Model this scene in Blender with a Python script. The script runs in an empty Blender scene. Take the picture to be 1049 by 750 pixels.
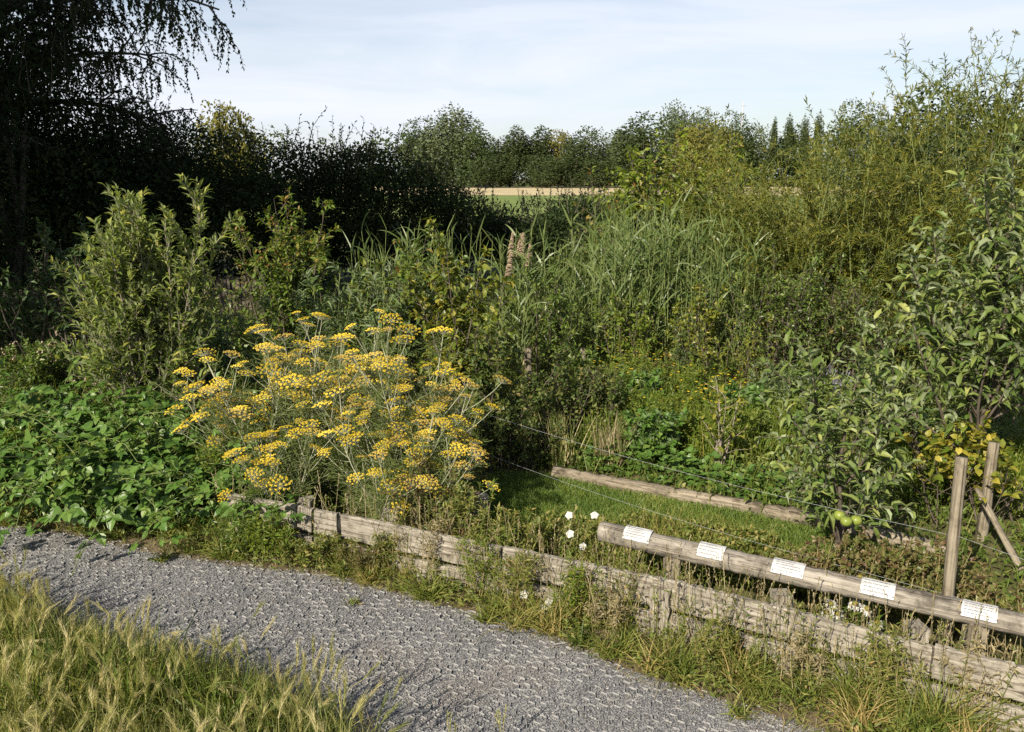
import bpy, math
import numpy as np
from mathutils import Vector, Matrix, Quaternion

R = math.radians
SC = bpy.context.scene
COL = SC.collection
rng = np.random.default_rng(11)

# ------------------------------------------------------------------ camera
H, PITCH, FPX = 2.2, R(12.4), 873.0
cam_d = bpy.data.cameras.new('camera')
cam_d.sensor_width = 36.0
cam_d.lens = 36.0 * FPX / 1049.0
cam_d.clip_start = 0.05
cam_d.clip_end = 6000
cam = bpy.data.objects.new('camera', cam_d)
cam.location = (0, 0, H)
cam.rotation_euler = (R(90) - PITCH, 0, 0)
COL.objects.link(cam)
SC.camera = cam
cp, sp = math.cos(PITCH), math.sin(PITCH)


def ray(px, py):
    x = (px - 524.5) / FPX
    v = (375 - py) / FPX
    return np.array([x, cp + v * sp, -sp + v * cp])


def G(px, py, z=0.0):
    """point of the height z seen at that pixel of the photograph"""
    d = ray(px, py)
    t = (z - H) / d[2]
    return np.array([0, 0, H]) + d * t


def D(px, py, y):
    """point at ground distance y seen at that pixel"""
    d = ray(px, py)
    return np.array([0, 0, H]) + d * (y / d[1])


def GX(px, y, z=0.7):
    """ground point at distance y below that column"""
    fwd = y * cp + (H - z) * sp
    return np.array([(px - 524.5) / FPX * fwd, y, 0.0])


# ------------------------------------------------------------------ light
SUN_AZ, SUN_EL = R(56), R(33)          # sun to the left and behind the viewer
to_sun = Vector((-math.cos(SUN_AZ) * math.cos(SUN_EL), -math.sin(SUN_AZ) * math.cos(SUN_EL), math.sin(SUN_EL)))
sd = bpy.data.lights.new('sun', 'SUN')
sd.energy = 5.0
sd.angle = R(0.5)
sd.color = (1.0, 0.90, 0.74)
so = bpy.data.objects.new('sun', sd)
so.rotation_euler = to_sun.to_track_quat('Z', 'Y').to_euler()
so.location = (-30, -20, 40)
COL.objects.link(so)

W = bpy.data.worlds.new('World')
SC.world = W
W.use_nodes = True
nt = W.node_tree
nt.nodes.clear()


def N(t, kind, **kw):
    n = t.nodes.new(kind)
    for k, v in kw.items():
        if k == 'inp':
            for i, val in v.items():
                n.inputs[i].default_value = val
        else:
            setattr(n, k, v)
    return n


def L(t, a, ao, b, bi):
    t.links.new(a.outputs[ao], b.inputs[bi])


sky = N(nt, 'ShaderNodeTexSky', sky_type='NISHITA', sun_disc=False, sun_elevation=SUN_EL,
        sun_rotation=math.atan2(to_sun.x, to_sun.y), altitude=50, air_density=1.0, dust_density=1.0, ozone_density=1.0)
tc = N(nt, 'ShaderNodeTexCoord')
mp = N(nt, 'ShaderNodeMapping')
mp.inputs['Scale'].default_value = (1.3, 1.3, 9.0)
mp.inputs['Location'].default_value = (0.35, 0.2, 0.4)
mp.inputs['Rotation'].default_value = (0.0, R(4), 0.0)
L(nt, tc, 'Generated', mp, 'Vector')
n1 = N(nt, 'ShaderNodeTexNoise', inp={'Scale': 1.6, 'Detail': 9.0, 'Roughness': 0.55, 'Distortion': 0.4})
L(nt, mp, 'Vector', n1, 'Vector')
cr = N(nt, 'ShaderNodeValToRGB')
cr.color_ramp.elements[0].position = 0.30
cr.color_ramp.elements[1].position = 0.62
cr.color_ramp.elements[0].color = (0.25, 0.25, 0.25, 1)
L(nt, n1, 'Fac', cr, 'Fac')
# clouds thin out above the low sky
sx = N(nt, 'ShaderNodeSeparateXYZ')
L(nt, tc, 'Generated', sx, 'Vector')
mr = N(nt, 'ShaderNodeMapRange', inp={'From Min': 0.10, 'From Max': 0.42, 'To Min': 0.96, 'To Max': 0.12})
L(nt, sx, 'Z', mr, 'Value')
mm = N(nt, 'ShaderNodeMath', operation='MULTIPLY')
L(nt, cr, 'Color', mm, 0)
L(nt, mr, 'Result', mm, 1)
mx = N(nt, 'ShaderNodeMix', data_type='RGBA')
mx.inputs['B'].default_value = (7.5, 7.8, 8.6, 1)
L(nt, mm, 'Value', mx, 'Factor')
L(nt, sky, 'Color', mx, 'A')
bg = N(nt, 'ShaderNodeBackground', inp={'Strength': 0.066})
L(nt, mx, 'Result', bg, 'Color')
wo = N(nt, 'ShaderNodeOutputWorld')
L(nt, bg, 'Background', wo, 'Surface')

SC.view_settings.view_transform = 'Standard'
SC.view_settings.look = 'None'
SC.view_settings.gamma = 1
SC.view_settings.exposure = 0.92
SC.view_settings.use_curve_mapping = False
SC.render.engine = 'CYCLES'
SC.cycles.max_bounces = 6
SC.cycles.diffuse_bounces = 3
SC.cycles.glossy_bounces = 2
SC.cycles.transmission_bounces = 4
SC.cycles.use_denoising = False


# ------------------------------------------------------------------ materials
def mat(name):
    m = bpy.data.materials.new(name)
    m.use_nodes = True
    t = m.node_tree
    t.nodes.clear()
    out = N(t, 'ShaderNodeOutputMaterial')
    return m, t, out


def ramp(t, stops):
    r = N(t, 'ShaderNodeValToRGB')
    e = r.color_ramp.elements
    while len(e) < len(stops):
        e.new(0.5)
    for i, (p, c) in enumerate(stops):
        e[i].position = p
        e[i].color = (c[0], c[1], c[2], 1)
    return r


def leafmat(name, cols, transl=0.35, rough=0.5, spec=0.35, back=None, hue=(1.25, 1.25, 0.55)):
    """cols: colours spread over the attribute 'var' (one value per leaf)"""
    m, t, out = mat(name)
    a = N(t, 'ShaderNodeAttribute', attribute_name='var')
    k = len(cols)
    r = ramp(t, [(i / max(1, k - 1), c) for i, c in enumerate(cols)])
    L(t, a, 'Fac', r, 'Fac')
    csock = r.outputs['Color']
    if back is not None:
        g = N(t, 'ShaderNodeNewGeometry')
        mxn = N(t, 'ShaderNodeMix', data_type='RGBA')
        mxn.inputs['B'].default_value = (*back, 1)
        t.links.new(g.outputs['Backfacing'], mxn.inputs['Factor'])
        t.links.new(csock, mxn.inputs['A'])
        csock = mxn.outputs['Result']
    p = N(t, 'ShaderNodeBsdfPrincipled', inp={'Roughness': rough, 'Specular IOR Level': spec})
    t.links.new(csock, p.inputs['Base Color'])
    tl = N(t, 'ShaderNodeBsdfTranslucent')
    mu = N(t, 'ShaderNodeMix', data_type='RGBA', blend_type='MULTIPLY', inp={'Factor': 1.0})
    mu.inputs['B'].default_value = (*hue, 1)
    t.links.new(r.outputs['Color'], mu.inputs['A'])
    t.links.new(mu.outputs['Result'], tl.inputs['Color'])
    ms = N(t, 'ShaderNodeMixShader', inp={'Fac': transl})
    L(t, p, 'BSDF', ms, 1)
    L(t, tl, 'BSDF', ms, 2)
    L(t, ms, 'Shader', out, 'Surface')
    return m


def plainmat(name, c0, c1, scale=8.0, rough=0.8, stretch=(1, 1, 1), bump=0.0, detail=6.0):
    m, t, out = mat(name)
    tcn = N(t, 'ShaderNodeTexCoord')
    mpn = N(t, 'ShaderNodeMapping')
    mpn.inputs['Scale'].default_value = stretch
    L(t, tcn, 'Object', mpn, 'Vector')
    n = N(t, 'ShaderNodeTexNoise', inp={'Scale': scale, 'Detail': detail, 'Roughness': 0.6})
    L(t, mpn, 'Vector', n, 'Vector')
    r = ramp(t, [(0.3, c0), (0.7, c1)])
    L(t, n, 'Fac', r, 'Fac')
    p = N(t, 'ShaderNodeBsdfPrincipled', inp={'Roughness': rough, 'Specular IOR Level': 0.25})
    L(t, r, 'Color', p, 'Base Color')
    if bump:
        b = N(t, 'ShaderNodeBump', inp={'Strength': bump, 'Distance': 0.02})
        L(t, n, 'Fac', b, 'Height')
        L(t, b, 'Normal', p, 'Normal')
    L(t, p, 'BSDF', out, 'Surface')
    return m


def woodmat(name, dark, mid, light):
    """weathered timber, the grain along the local x axis"""
    m, t, out = mat(name)
    tcn = N(t, 'ShaderNodeTexCoord')
    mpn = N(t, 'ShaderNodeMapping')
    mpn.inputs['Scale'].default_value = (2.2, 75, 75)
    L(t, tcn, 'Object', mpn, 'Vector')
    n = N(t, 'ShaderNodeTexNoise', inp={'Scale': 1.0, 'Detail': 8.0, 'Roughness': 0.65, 'Distortion': 0.6})
    L(t, mpn, 'Vector', n, 'Vector')
    r = ramp(t, [(0.33, dark), (0.46, mid), (0.66, light)])
    L(t, n, 'Fac', r, 'Fac')
    n2 = N(t, 'ShaderNodeTexNoise', inp={'Scale': 9.0, 'Detail': 7.0, 'Roughness': 0.72})
    L(t, tcn, 'Object', n2, 'Vector')
    r2 = ramp(t, [(0.34, (0.30, 0.28, 0.24)), (0.5, (0.86, 0.85, 0.80)), (0.72, (1.12, 1.1, 1.08))])
    L(t, n2, 'Fac', r2, 'Fac')
    mu = N(t, 'ShaderNodeMix', data_type='RGBA', blend_type='MULTIPLY', inp={'Factor': 0.85})
    L(t, r, 'Color', mu, 'A')
    L(t, r2, 'Color', mu, 'B')
    p = N(t, 'ShaderNodeBsdfPrincipled', inp={'Roughness': 0.85, 'Specular IOR Level': 0.2})
    # knots and long drying cracks
    mk = N(t, 'ShaderNodeMapping')
    mk.inputs['Scale'].default_value = (2.6, 7.0, 7.0)
    L(t, tcn, 'Object', mk, 'Vector')
    vk = N(t, 'ShaderNodeTexVoronoi', inp={'Scale': 1.0})
    L(t, mk, 'Vector', vk, 'Vector')
    rk = ramp(t, [(0.04, (0.36, 0.31, 0.26)), (0.10, (0.78, 0.75, 0.71)), (0.16, (1, 1, 1))])
    L(t, vk, 'Distance', rk, 'Fac')
    mc = N(t, 'ShaderNodeMapping')
    mc.inputs['Scale'].default_value = (1.1, 60, 60)
    mc.inputs['Location'].default_value = (3.1, 1.7, 0.4)
    L(t, tcn, 'Object', mc, 'Vector')
    nc = N(t, 'ShaderNodeTexNoise', inp={'Scale': 1.0, 'Detail': 3.0, 'Roughness': 0.5, 'Distortion': 0.3})
    L(t, mc, 'Vector', nc, 'Vector')
    rc = ramp(t, [(0.60, (1, 1, 1)), (0.645, (0.55, 0.52, 0.49)), (0.70, (0.42, 0.39, 0.36))])
    L(t, nc, 'Fac', rc, 'Fac')
    m3 = N(t, 'ShaderNodeMix', data_type='RGBA', blend_type='MULTIPLY', inp={'Factor': 1.0})
    L(t, rk, 'Color', m3, 'A')
    L(t, rc, 'Color', m3, 'B')
    m4 = N(t, 'ShaderNodeMix', data_type='RGBA', blend_type='MULTIPLY', inp={'Factor': 1.0})
    L(t, mu, 'Result', m4, 'A')
    L(t, m3, 'Result', m4, 'B')
    L(t, m4, 'Result', p, 'Base Color')
    b = N(t, 'ShaderNodeBump', inp={'Strength': 0.35, 'Distance': 0.004})
    L(t, n, 'Fac', b, 'Height')
    L(t, b, 'Normal', p, 'Normal')
    L(t, p, 'BSDF', out, 'Surface')
    return m


M = {}
M['plank'] = woodmat('weathered_plank', (0.06, 0.052, 0.043), (0.22, 0.20, 0.17), (0.345, 0.322, 0.28))
M['pale_plank'] = woodmat('bleached_plank', (0.22, 0.19, 0.16), (0.42, 0.38, 0.33), (0.60, 0.56, 0.50))
M['rail'] = woodmat('grey_rail', (0.05, 0.044, 0.038), (0.20, 0.182, 0.158), (0.335, 0.31, 0.272))
M['log'] = woodmat('edging_log', (0.06, 0.05, 0.038), (0.17, 0.145, 0.11), (0.28, 0.245, 0.195))
M['stake'] = woodmat('stake_wood', (0.06, 0.05, 0.04), (0.19, 0.165, 0.125), (0.28, 0.25, 0.195))
M['paling'] = woodmat('paling_wood', (0.04, 0.035, 0.03), (0.10, 0.085, 0.07), (0.15, 0.13, 0.11))
M['bark'] = plainmat('bark', (0.045, 0.036, 0.028), (0.11, 0.09, 0.07), 14, 0.9, (1, 1, 0.3), 0.5)
M['pale_bark'] = plainmat('pale_bark', (0.12, 0.10, 0.08), (0.30, 0.26, 0.21), 18, 0.85, (1, 1, 0.4), 0.4)
M['stem_green'] = plainmat('stem_green', (0.09, 0.13, 0.035), (0.17, 0.19, 0.07), 12)
M['stem_tan'] = plainmat('stem_tan', (0.17, 0.14, 0.06), (0.30, 0.25, 0.12), 12)
M['stem_glauc'] = plainmat('stem_glaucous', (0.18, 0.20, 0.12), (0.34, 0.34, 0.24), 12)
M['wire'] = plainmat('galvanised_wire', (0.20, 0.21, 0.22), (0.30, 0.31, 0.32), 20, 0.5)
M['ink'] = plainmat('print_ink', (0.09, 0.09, 0.095), (0.17, 0.17, 0.175), 20, 0.6)
M['plaque'] = plainmat('plaque_plastic', (0.30, 0.30, 0.30), (0.46, 0.46, 0.455), 26, 0.4)
M['screw'] = plainmat('screw_steel', (0.10, 0.10, 0.11), (0.22, 0.22, 0.22), 20, 0.4)
M['knot'] = plainmat('knot_wood', (0.06, 0.045, 0.03), (0.13, 0.10, 0.07), 30, 0.9)
M['apple'] = plainmat('apple_skin', (0.11, 0.16, 0.028), (0.20, 0.23, 0.045), 22, 0.35)
M['cone'] = plainmat('flower_cone', (0.10, 0.09, 0.02), (0.22, 0.18, 0.03), 60, 0.8)
M['far_wall'] = plainmat('mast_grey', (0.3, 0.3, 0.32), (0.4, 0.4, 0.42), 5)


# ------------------------------------------------------------------ geometry buffers
class Buf:
    def __init__(s):
        s.v, s.f, s.a, s.m, s.n = [], [], [], [], 0

    def add(s, verts, tris, var=0.5, mi=0):
        verts = np.asarray(verts, float).reshape(-1, 3)
        tris = np.asarray(tris, np.int64).reshape(-1, 3)
        s.v.append(verts)
        s.f.append(tris + s.n)
        s.a.append(np.broadcast_to(np.asarray(var, float), (len(verts),)).copy())
        s.m.append(np.full(len(tris), mi, np.int32))
        s.n += len(verts)

    def mesh(s, name, mats, smooth=False, origin=None):
        me = bpy.data.meshes.new(name)
        v = np.concatenate(s.v)
        if origin is not None:
            v = v - np.asarray(origin, float)
        f = np.concatenate(s.f)
        me.vertices.add(len(v))
        me.vertices.foreach_set('co', v.astype(np.float32).ravel())
        me.loops.add(f.size)
        me.loops.foreach_set('vertex_index', f.astype(np.int32).ravel())
        me.polygons.add(len(f))
        me.polygons.foreach_set('loop_start', np.arange(0, f.size, 3, dtype=np.int32))
        me.polygons.foreach_set('material_index', np.concatenate(s.m))
        me.polygons.foreach_set('use_smooth', np.full(len(f), smooth))
        for mm_ in (mats if isinstance(mats, (list, tuple)) else [mats]):
            me.materials.append(mm_)
        at_ = me.attributes.new('var', 'FLOAT', 'POINT')
        at_.data.foreach_set('value', np.clip(np.concatenate(s.a), 0, 1).astype(np.float32))
        me.update(calc_edges=True)
        return me

    def build(s, name, mats, parent=None, smooth=False, origin=None, rot=None):
        """links ONE mesh object; the vertices are stored relative to origin"""
        me = s.mesh(name, mats, smooth, origin)
        o = bpy.data.objects.new(name, me)
        COL.objects.link(o)
        if origin is not None and parent is None:
            o.location = origin
        if parent is not None:
            o.parent = parent
        return o


def tag(o, label=None, cat=None, group=None, kind=None):
    if label:
        o['label'] = label
    if cat:
        o['category'] = cat
    if group:
        o['group'] = group
    if kind:
        o['kind'] = kind
    return o


def thing(name, label, cat, loc, group=None, kind=None):
    o = bpy.data.objects.new(name, None)
    o.empty_display_size = 0.1
    COL.objects.link(o)
    o.location = tuple(loc)
    return tag(o, label, cat, group, kind)


def copy_tree(o, parent=None):
    c = o.copy()
    COL.objects.link(c)
    c.parent = parent
    for ch in [x for x in COL.objects if x.parent == o]:
        copy_tree(ch, c)
    return c


def norm(v):
    return v / np.maximum(np.linalg.norm(v, axis=-1, keepdims=True), 1e-9)


def grow(base, dirs, lens, n=7, up=0.0, wob=0.15, side=None):
    """batch of growing curves -> (N,n,3)"""
    base = np.asarray(base, float)
    d = norm(np.asarray(dirs, float))
    k = len(base)
    lens = np.broadcast_to(np.asarray(lens, float), (k,))
    up = np.broadcast_to(np.asarray(up, float), (k,))
    P = [base]
    step = (lens / (n - 1))[:, None]
    for i in range(n - 1):
        P.append(P[-1] + d * step)
        d = d + rng.normal(0, wob / math.sqrt(n), (k, 3))
        d[:, 2] += up / (n - 1)
        d = norm(d)
    return np.stack(P, 1)


def at(P, idx, t):
    n = P.shape[1]
    x = np.clip(t, 0, 1) * (n - 1)
    i = np.minimum(x.astype(int), n - 2)
    fr = (x - i)[:, None]
    a, b = P[idx, i], P[idx, i + 1]
    return a * (1 - fr) + b * fr, norm(b - a)


def perp(d, az):
    """unit vector across d, turned by az about it"""
    ref = np.where(np.abs(d[:, 2:3]) > 0.95, np.array([[1.0, 0, 0]]), np.array([[0, 0, 1.0]]))
    a = norm(np.cross(d, ref))
    b = np.cross(d, a)
    return a * np.cos(az)[:, None] + b * np.sin(az)[:, None]


def spawn(P, per, t0=0.2, t1=1.0, ang=50, jit=12, spiral=True):
    """side points along every curve: pos, direction, t, parent index"""
    k = len(P)
    idx = np.repeat(np.arange(k), per)
    t = t0 + (t1 - t0) * (np.tile(np.arange(per), k) + rng.uniform(0, 1, k * per)) / per
    pos, tan = at(P, idx, t)
    az = np.tile(np.arange(per) * 2.4, k) + np.repeat(rng.uniform(0, 6.28, k), per) + rng.normal(0, 0.4, k * per)
    a = np.radians(ang + rng.normal(0, jit, k * per))
    d = tan * np.cos(a)[:, None] + perp(tan, az) * np.sin(a)[:, None]
    return pos, norm(d), t, idx


def tubes(buf, P, r0, r1, sides=4, var=0.5, mi=0, cap=False):
    k, n = P.shape[:2]
    r0 = np.broadcast_to(np.asarray(r0, float), (k,))
    r1 = np.broadcast_to(np.asarray(r1, float), (k,))
    t = np.linspace(0, 1, n)
    rad = r0[:, None] * (1 - t) + r1[:, None] * t
    tan = np.gradient(P, axis=1)
    tan = norm(tan)
    ref = np.where(np.abs(tan[:, :1, 2:3]) > 0.9, np.array([[[1.0, 0.13, 0]]]), np.array([[[0.1, 0, 1.0]]]))
    a = norm(np.cross(tan, np.broadcast_to(ref, tan.shape)))
    b = np.cross(tan, a)
    th = np.arange(sides) * 2 * math.pi / sides
    V = P[:, :, None, :] + rad[:, :, None, None] * (a[:, :, None, :] * np.cos(th)[None, None, :, None] + b[:, :, None, :] * np.sin(th)[None, None, :, None])
    q = []
    for i in range(n - 1):
        for j in range(sides):
            j2 = (j + 1) % sides
            A, B, C_, D_ = i * sides + j, i * sides + j2, (i + 1) * sides + j2, (i + 1) * sides + j
            q += [(A, B, C_), (A, C_, D_)]
    if cap:
        for j in range(1, sides - 1):
            q.append(((n - 1) * sides, (n - 1) * sides + j, (n - 1) * sides + j + 1))
            q.append((0, j + 1, j))
    q = np.array(q)
    F = (q[None] + (np.arange(k) * n * sides)[:, None, None]).reshape(-1, 3)
    v = np.broadcast_to(np.asarray(var, float), (k,))
    buf.add(V.reshape(-1, 3), F, np.repeat(v, n * sides), mi)


def ribbons(buf, P, Wd, var=0.5, mi=0, profile='blade', flat=None):
    """grass blades, reed leaves: tapered strips along every curve"""
    k, n = P.shape[:2]
    Wd = np.broadcast_to(np.asarray(Wd, float), (k,))
    tan = norm(np.gradient(P, axis=1))
    if flat is None:
        az = rng.uniform(0, 6.28, k)
        ref = np.stack([np.cos(az), np.sin(az), np.full(k, 0.3)], 1)
    else:
        ref = flat
    s = norm(np.cross(tan, np.broadcast_to(ref[:, None, :], tan.shape)))
    t = np.linspace(0, 1, n)
    pr = {'blade': np.clip(1.0 - t ** 2.2, 0, 1) * (0.65 + 0.35 * np.minimum(1, t * 4)), 'flat': np.ones(n), 'lance': np.sin(np.pi * np.clip(t * 0.9 + 0.1, 0, 1)) ** 0.7}[profile]
    w = 0.5 * Wd[:, None] * pr[None]
    A = P - s * w[:, :, None]
    B = P + s * w[:, :, None]
    V = np.stack([A, B], 2).reshape(k, n * 2, 3)
    q = []
    for i in range(n - 1):
        q += [(2 * i, 2 * i + 1, 2 * i + 3), (2 * i, 2 * i + 3, 2 * i + 2)]
    q = np.array(q)
    F = (q[None] + (np.arange(k) * n * 2)[:, None, None]).reshape(-1, 3)
    v = np.broadcast_to(np.asarray(var, float), (k,))
    buf.add(V.reshape(-1, 3), F, np.repeat(v, n * 2), mi)


T5 = (np.array([(0, 0, 0), (-.5, .42, .10), (0, .48, -.02), (.5, .42, .10), (0, 1, -.12)]), np.array([(0, 2, 1), (0, 3, 2), (1, 2, 4), (2, 3, 4)]))
T4 = (np.array([(0, 0, 0), (-.5, .45, .06), (.5, .45, .06), (0, 1, -.08)]), np.array([(0, 2, 1), (1, 2, 3)]))
T8 = (np.array([(0, 0, 0), (-.40, .25, .10), (0, .25, .04), (.40, .25, .10), (-.42, .62, .05), (0, .62, -.02), (.42, .62, .05), (0, 1, -.22)]),
      np.array([(0, 2, 1), (0, 3, 2), (1, 2, 5), (1, 5, 4), (2, 3, 6), (2, 6, 5), (4, 5, 7), (5, 6, 7)]))
# a toothed leaflet for brambles
T10 = (np.array([(0, 0, 0), (-.38, .16, .06), (0, .22, 0), (.38, .16, .06), (-.52, .42, .09), (0, .46, -.01), (.52, .42, .09), (-.36, .72, .04), (0, .74, -.05), (.36, .72, .04), (0, 1.05, -.16)]),
       np.array([(0, 2, 1), (0, 3, 2), (1, 2, 5), (1, 5, 4), (2, 3, 6), (2, 6, 5), (4, 5, 8), (4, 8, 7), (5, 6, 9), (5, 9, 8), (7, 8, 10), (8, 9, 10)]))


def leaves(buf, T, pos, dirs, Ln, Wn, var=0.5, mi=0, roll=0.5, nup=None, curl=1.0):
    k = len(pos)
    if k == 0:
        return
    Tv, Tf = T
    y = norm(dirs)
    up = np.array([[0, 0, 1.0]]) if nup is None else nup
    z = up - y * np.sum(up * y, 1, keepdims=True)
    z = np.where(np.linalg.norm(z, axis=1, keepdims=True) < 0.08, perp(y, rng.uniform(0, 6.28, k)), z)
    z = norm(norm(z) + rng.normal(0, roll, (k, 3)))
    x = norm(np.cross(y, z))
    z = np.cross(x, y)
    Ln = np.broadcast_to(np.asarray(Ln, float), (k,))
    Wn = np.broadcast_to(np.asarray(Wn, float), (k,))
    c = rng.uniform(0.2, 1.6, k) * curl
    V = (pos[:, None, :] + x[:, None, :] * (Tv[None, :, 0, None] * Wn[:, None, None])
         + y[:, None, :] * (Tv[None, :, 1, None] * Ln[:, None, None])
         + z[:, None, :] * (Tv[None, :, 2, None] * (Ln * c)[:, None, None]))
    F = (Tf[None] + (np.arange(k) * len(Tv))[:, None, None]).reshape(-1, 3)
    v = np.broadcast_to(np.asarray(var, float), (k,))
    buf.add(V.reshape(-1, 3), F, np.repeat(v, len(Tv)), mi)


def cone_dirs(k, lo, hi, az0=0, az1=2 * math.pi):
    a = np.radians(rng.uniform(lo, hi, k))
    az = rng.uniform(az0, az1, k)
    return np.stack([np.sin(a) * np.cos(az), np.sin(a) * np.sin(az), np.cos(a)], 1)


def disc(k, rx, ry):
    r = np.sqrt(rng.uniform(0, 1, k))
    a = rng.uniform(0, 6.28, k)
    return np.stack([rx * r * np.cos(a), ry * r * np.sin(a), np.zeros(k)], 1)


def inpoly(p, poly):
    poly = np.asarray(poly)[:, :2]
    x, y = p[:, 0], p[:, 1]
    ins = np.zeros(len(p), bool)
    j = len(poly) - 1
    for i in range(len(poly)):
        xi, yi = poly[i]
        xj, yj = poly[j]
        c = ((yi > y) != (yj > y)) & (x < (xj - xi) * (y - yi) / (yj - yi + 1e-12) + xi)
        ins ^= c
        j = i
    return ins


def scatter(poly, k, dens=None):
    poly = np.asarray(poly)[:, :2]
    lo, hi = poly.min(0), poly.max(0)
    out = []
    got = 0
    while got < k:
        p = np.concatenate([rng.uniform(lo, hi, (k * 2, 2)), np.zeros((k * 2, 1))], 1)
        p = p[inpoly(p, poly)]
        if dens is not None:
            p = p[rng.uniform(0, 1, len(p)) < dens(p)]
        out.append(p)
        got += len(p)
        if len(p) == 0:
            break
    return np.concatenate(out)[:k]


def patchy(p, s=1.0, seed=0.0):
    x, y = p[:, 0] * s, p[:, 1] * s
    v = np.sin(x * 2.1 + seed) * np.sin(y * 1.7 + 1.3 * seed) + 0.6 * np.sin(x * 4.7 - y * 3.1 + seed * 2.1) + 0.5 * np.sin(x * 9.3 + y * 7.9 + seed)
    return np.clip(0.5 + 0.32 * v, 0, 1)


# ------------------------------------------------------------------ plant makers
def shrub(name, label, cat, base, h, lean=(0, 25), n1=14, n2=10, n3=0, l2=0.45, leaf=(0.06, 0.022), per=10, T=T5,
          mats=None, footprint=(0.15, 0.15), r=0.012, up=0.25, a2=42, a3=45, lang=50, droop=-0.15, roll=0.5, group=None, top_var=0.0,
          varfun=None, keep=None, l1=(0.65, 1.0), leaf_t0=0.1, lean_dir=(0, 0), sides=4, part='foliage'):
    base = np.asarray(base, float)
    o = thing(name, label, cat, base, group)
    b0 = disc(n1, *footprint)
    d1 = cone_dirs(n1, *lean)
    d1[:, 0] += lean_dir[0]
    d1[:, 1] += lean_dir[1]
    S1 = grow(b0, d1, h * rng.uniform(l1[0], l1[1], n1), 9, up, 0.22)
    wood = Buf()
    tubes(wood, S1, r * rng.uniform(0.6, 1.2, n1), r * 0.2, sides)
    fol = Buf()

    def put(S, per_, ts=0.1, sc=1.0):
        p, d, t, i = spawn(S, per_, ts, 1.02, lang, 14)
        d = d + np.array([[0, 0, droop]])
        f = rng.uniform(0.65, 1.2, len(p)) * sc * (1.05 - 0.35 * t)
        var = rng.normal(0.45, 0.22, len(p)) + top_var * (p[:, 2] / h - 0.5)
        if varfun is not None:
            var = varfun(p, var)
        ok = np.ones(len(p), bool) if keep is None else keep(p)
        leaves(fol, T, p[ok], d[ok], (leaf[0] * f)[ok], (leaf[1] * f)[ok], var[ok], 0, roll)
    if n2:
        p, d, t, i = spawn(S1, n2, 0.18, 0.98, a2, 12)
        L2 = h * l2 * rng.uniform(0.5, 1.0, len(p)) * (1.1 - 0.75 * t)
        S2 = grow(p, d, L2, 6, up * 1.2, 0.25)
        tubes(wood, S2, r * 0.42, r * 0.14, 3)
        put(S2, per, leaf_t0)
        if n3:
            p, d, t, i = spawn(S2, n3, 0.2, 0.95, a3, 14)
            S3 = grow(p, d, L2[i] * 0.5 * rng.uniform(0.5, 1.1, len(p)), 5, up, 0.3)
            tubes(wood, S3, r * 0.2, r * 0.09, 3)
            put(S3, max(3, per * 2 // 3), leaf_t0)
    put(S1, per, 0.35)
    wood.build('stem', mats[1], o, True)
    fol.build(part, mats[0], o)
    return o


def clump_crown(center, rad, nclump, nleaf, leaf, shell=(0.45, 0.95), crad=(0.28, 0.45), wid=0.55, T=T4, flatten=1.0):
    """leaves on the skins of many overlapping clumps -> Buf"""
    b = Buf()
    rad = np.asarray(rad, float)
    u = norm(rng.normal(0, 1, (nclump, 3)))
    c = u * rng.uniform(shell[0], shell[1], nclump)[:, None]
    cr_ = rng.uniform(crad[0], crad[1], nclump)
    ci = rng.choice(nclump, nleaf, p=cr_ ** 2 / np.sum(cr_ ** 2))
    w = norm(rng.normal(0, 1, (nleaf, 3)))
    w[:, 2] *= flatten
    p = c[ci] + w * (cr_[ci] * rng.uniform(0.55, 1.08, nleaf) ** 0.7)[:, None]
    pos = np.asarray(center) + p * rad
    d = norm(w + rng.normal(0, 0.7, (nleaf, 3)))
    d[:, 2] -= 0.25
    f = rng.uniform(0.6, 1.3, nleaf)
    cv = rng.normal(0, 0.16, nclump)
    var = 0.45 + cv[ci] + rng.normal(0, 0.15, nleaf)
    leaves(b, T, pos, d, leaf * f, leaf * wid * f, var, 0, 0.5, nup=w)
    return b, c * rad + np.asarray(center)


def tree_mesh(height, crown_r, crown_z, mats, nclump=26, nleaf=5000, leaf=0.45, trunk_r=0.22, shell=(0.45, 0.95), crad=(0.28, 0.45), wid=0.6):
    """returns (trunk mesh, crown mesh) of a tree standing on the origin"""
    b, cl = clump_crown((0, 0, crown_z), crown_r, nclump, nleaf, leaf, shell, crad, wid)
    fz = b.v[0]
    fz[:, 2] = np.where(fz[:, 2] < 0.3, 0.3 + np.abs(fz[:, 2] - 0.3) * 0.5, fz[:, 2])
    tb = Buf()
    S = grow(np.zeros((1, 3)), np.array([[0.03, 0.02, 1.0]]), height * 0.8, 9, 0, 0.08)
    tubes(tb, S, trunk_r, trunk_r * 0.25, 7)
    k = min(14, len(cl))
    tt = rng.uniform(0.25, 0.8, k)
    p, _ = at(S, np.zeros(k, int), tt)
    d = cl[:k] - p
    S2 = grow(p, d + np.array([[0, 0, 0.3]]), np.linalg.norm(d, axis=1) * 0.95, 6, 0.1, 0.1)
    tubes(tb, S2, trunk_r * 0.4, trunk_r * 0.08, 5)
    return tb.mesh('trunk', mats[1], True), b.mesh('crown', mats[0])


def place_tree(name, label, meshes, loc, s=(1, 1, 1), rz=0.0, group=None, cat='tree'):
    o = thing(name, label, cat, loc, group)
    o.rotation_euler = (0, 0, rz)
    o.scale = s
    for nm, me in zip(('trunk', 'crown'), meshes):
        c = bpy.data.objects.new(nm, me)
        COL.objects.link(c)
        c.parent = o
    return o

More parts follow.
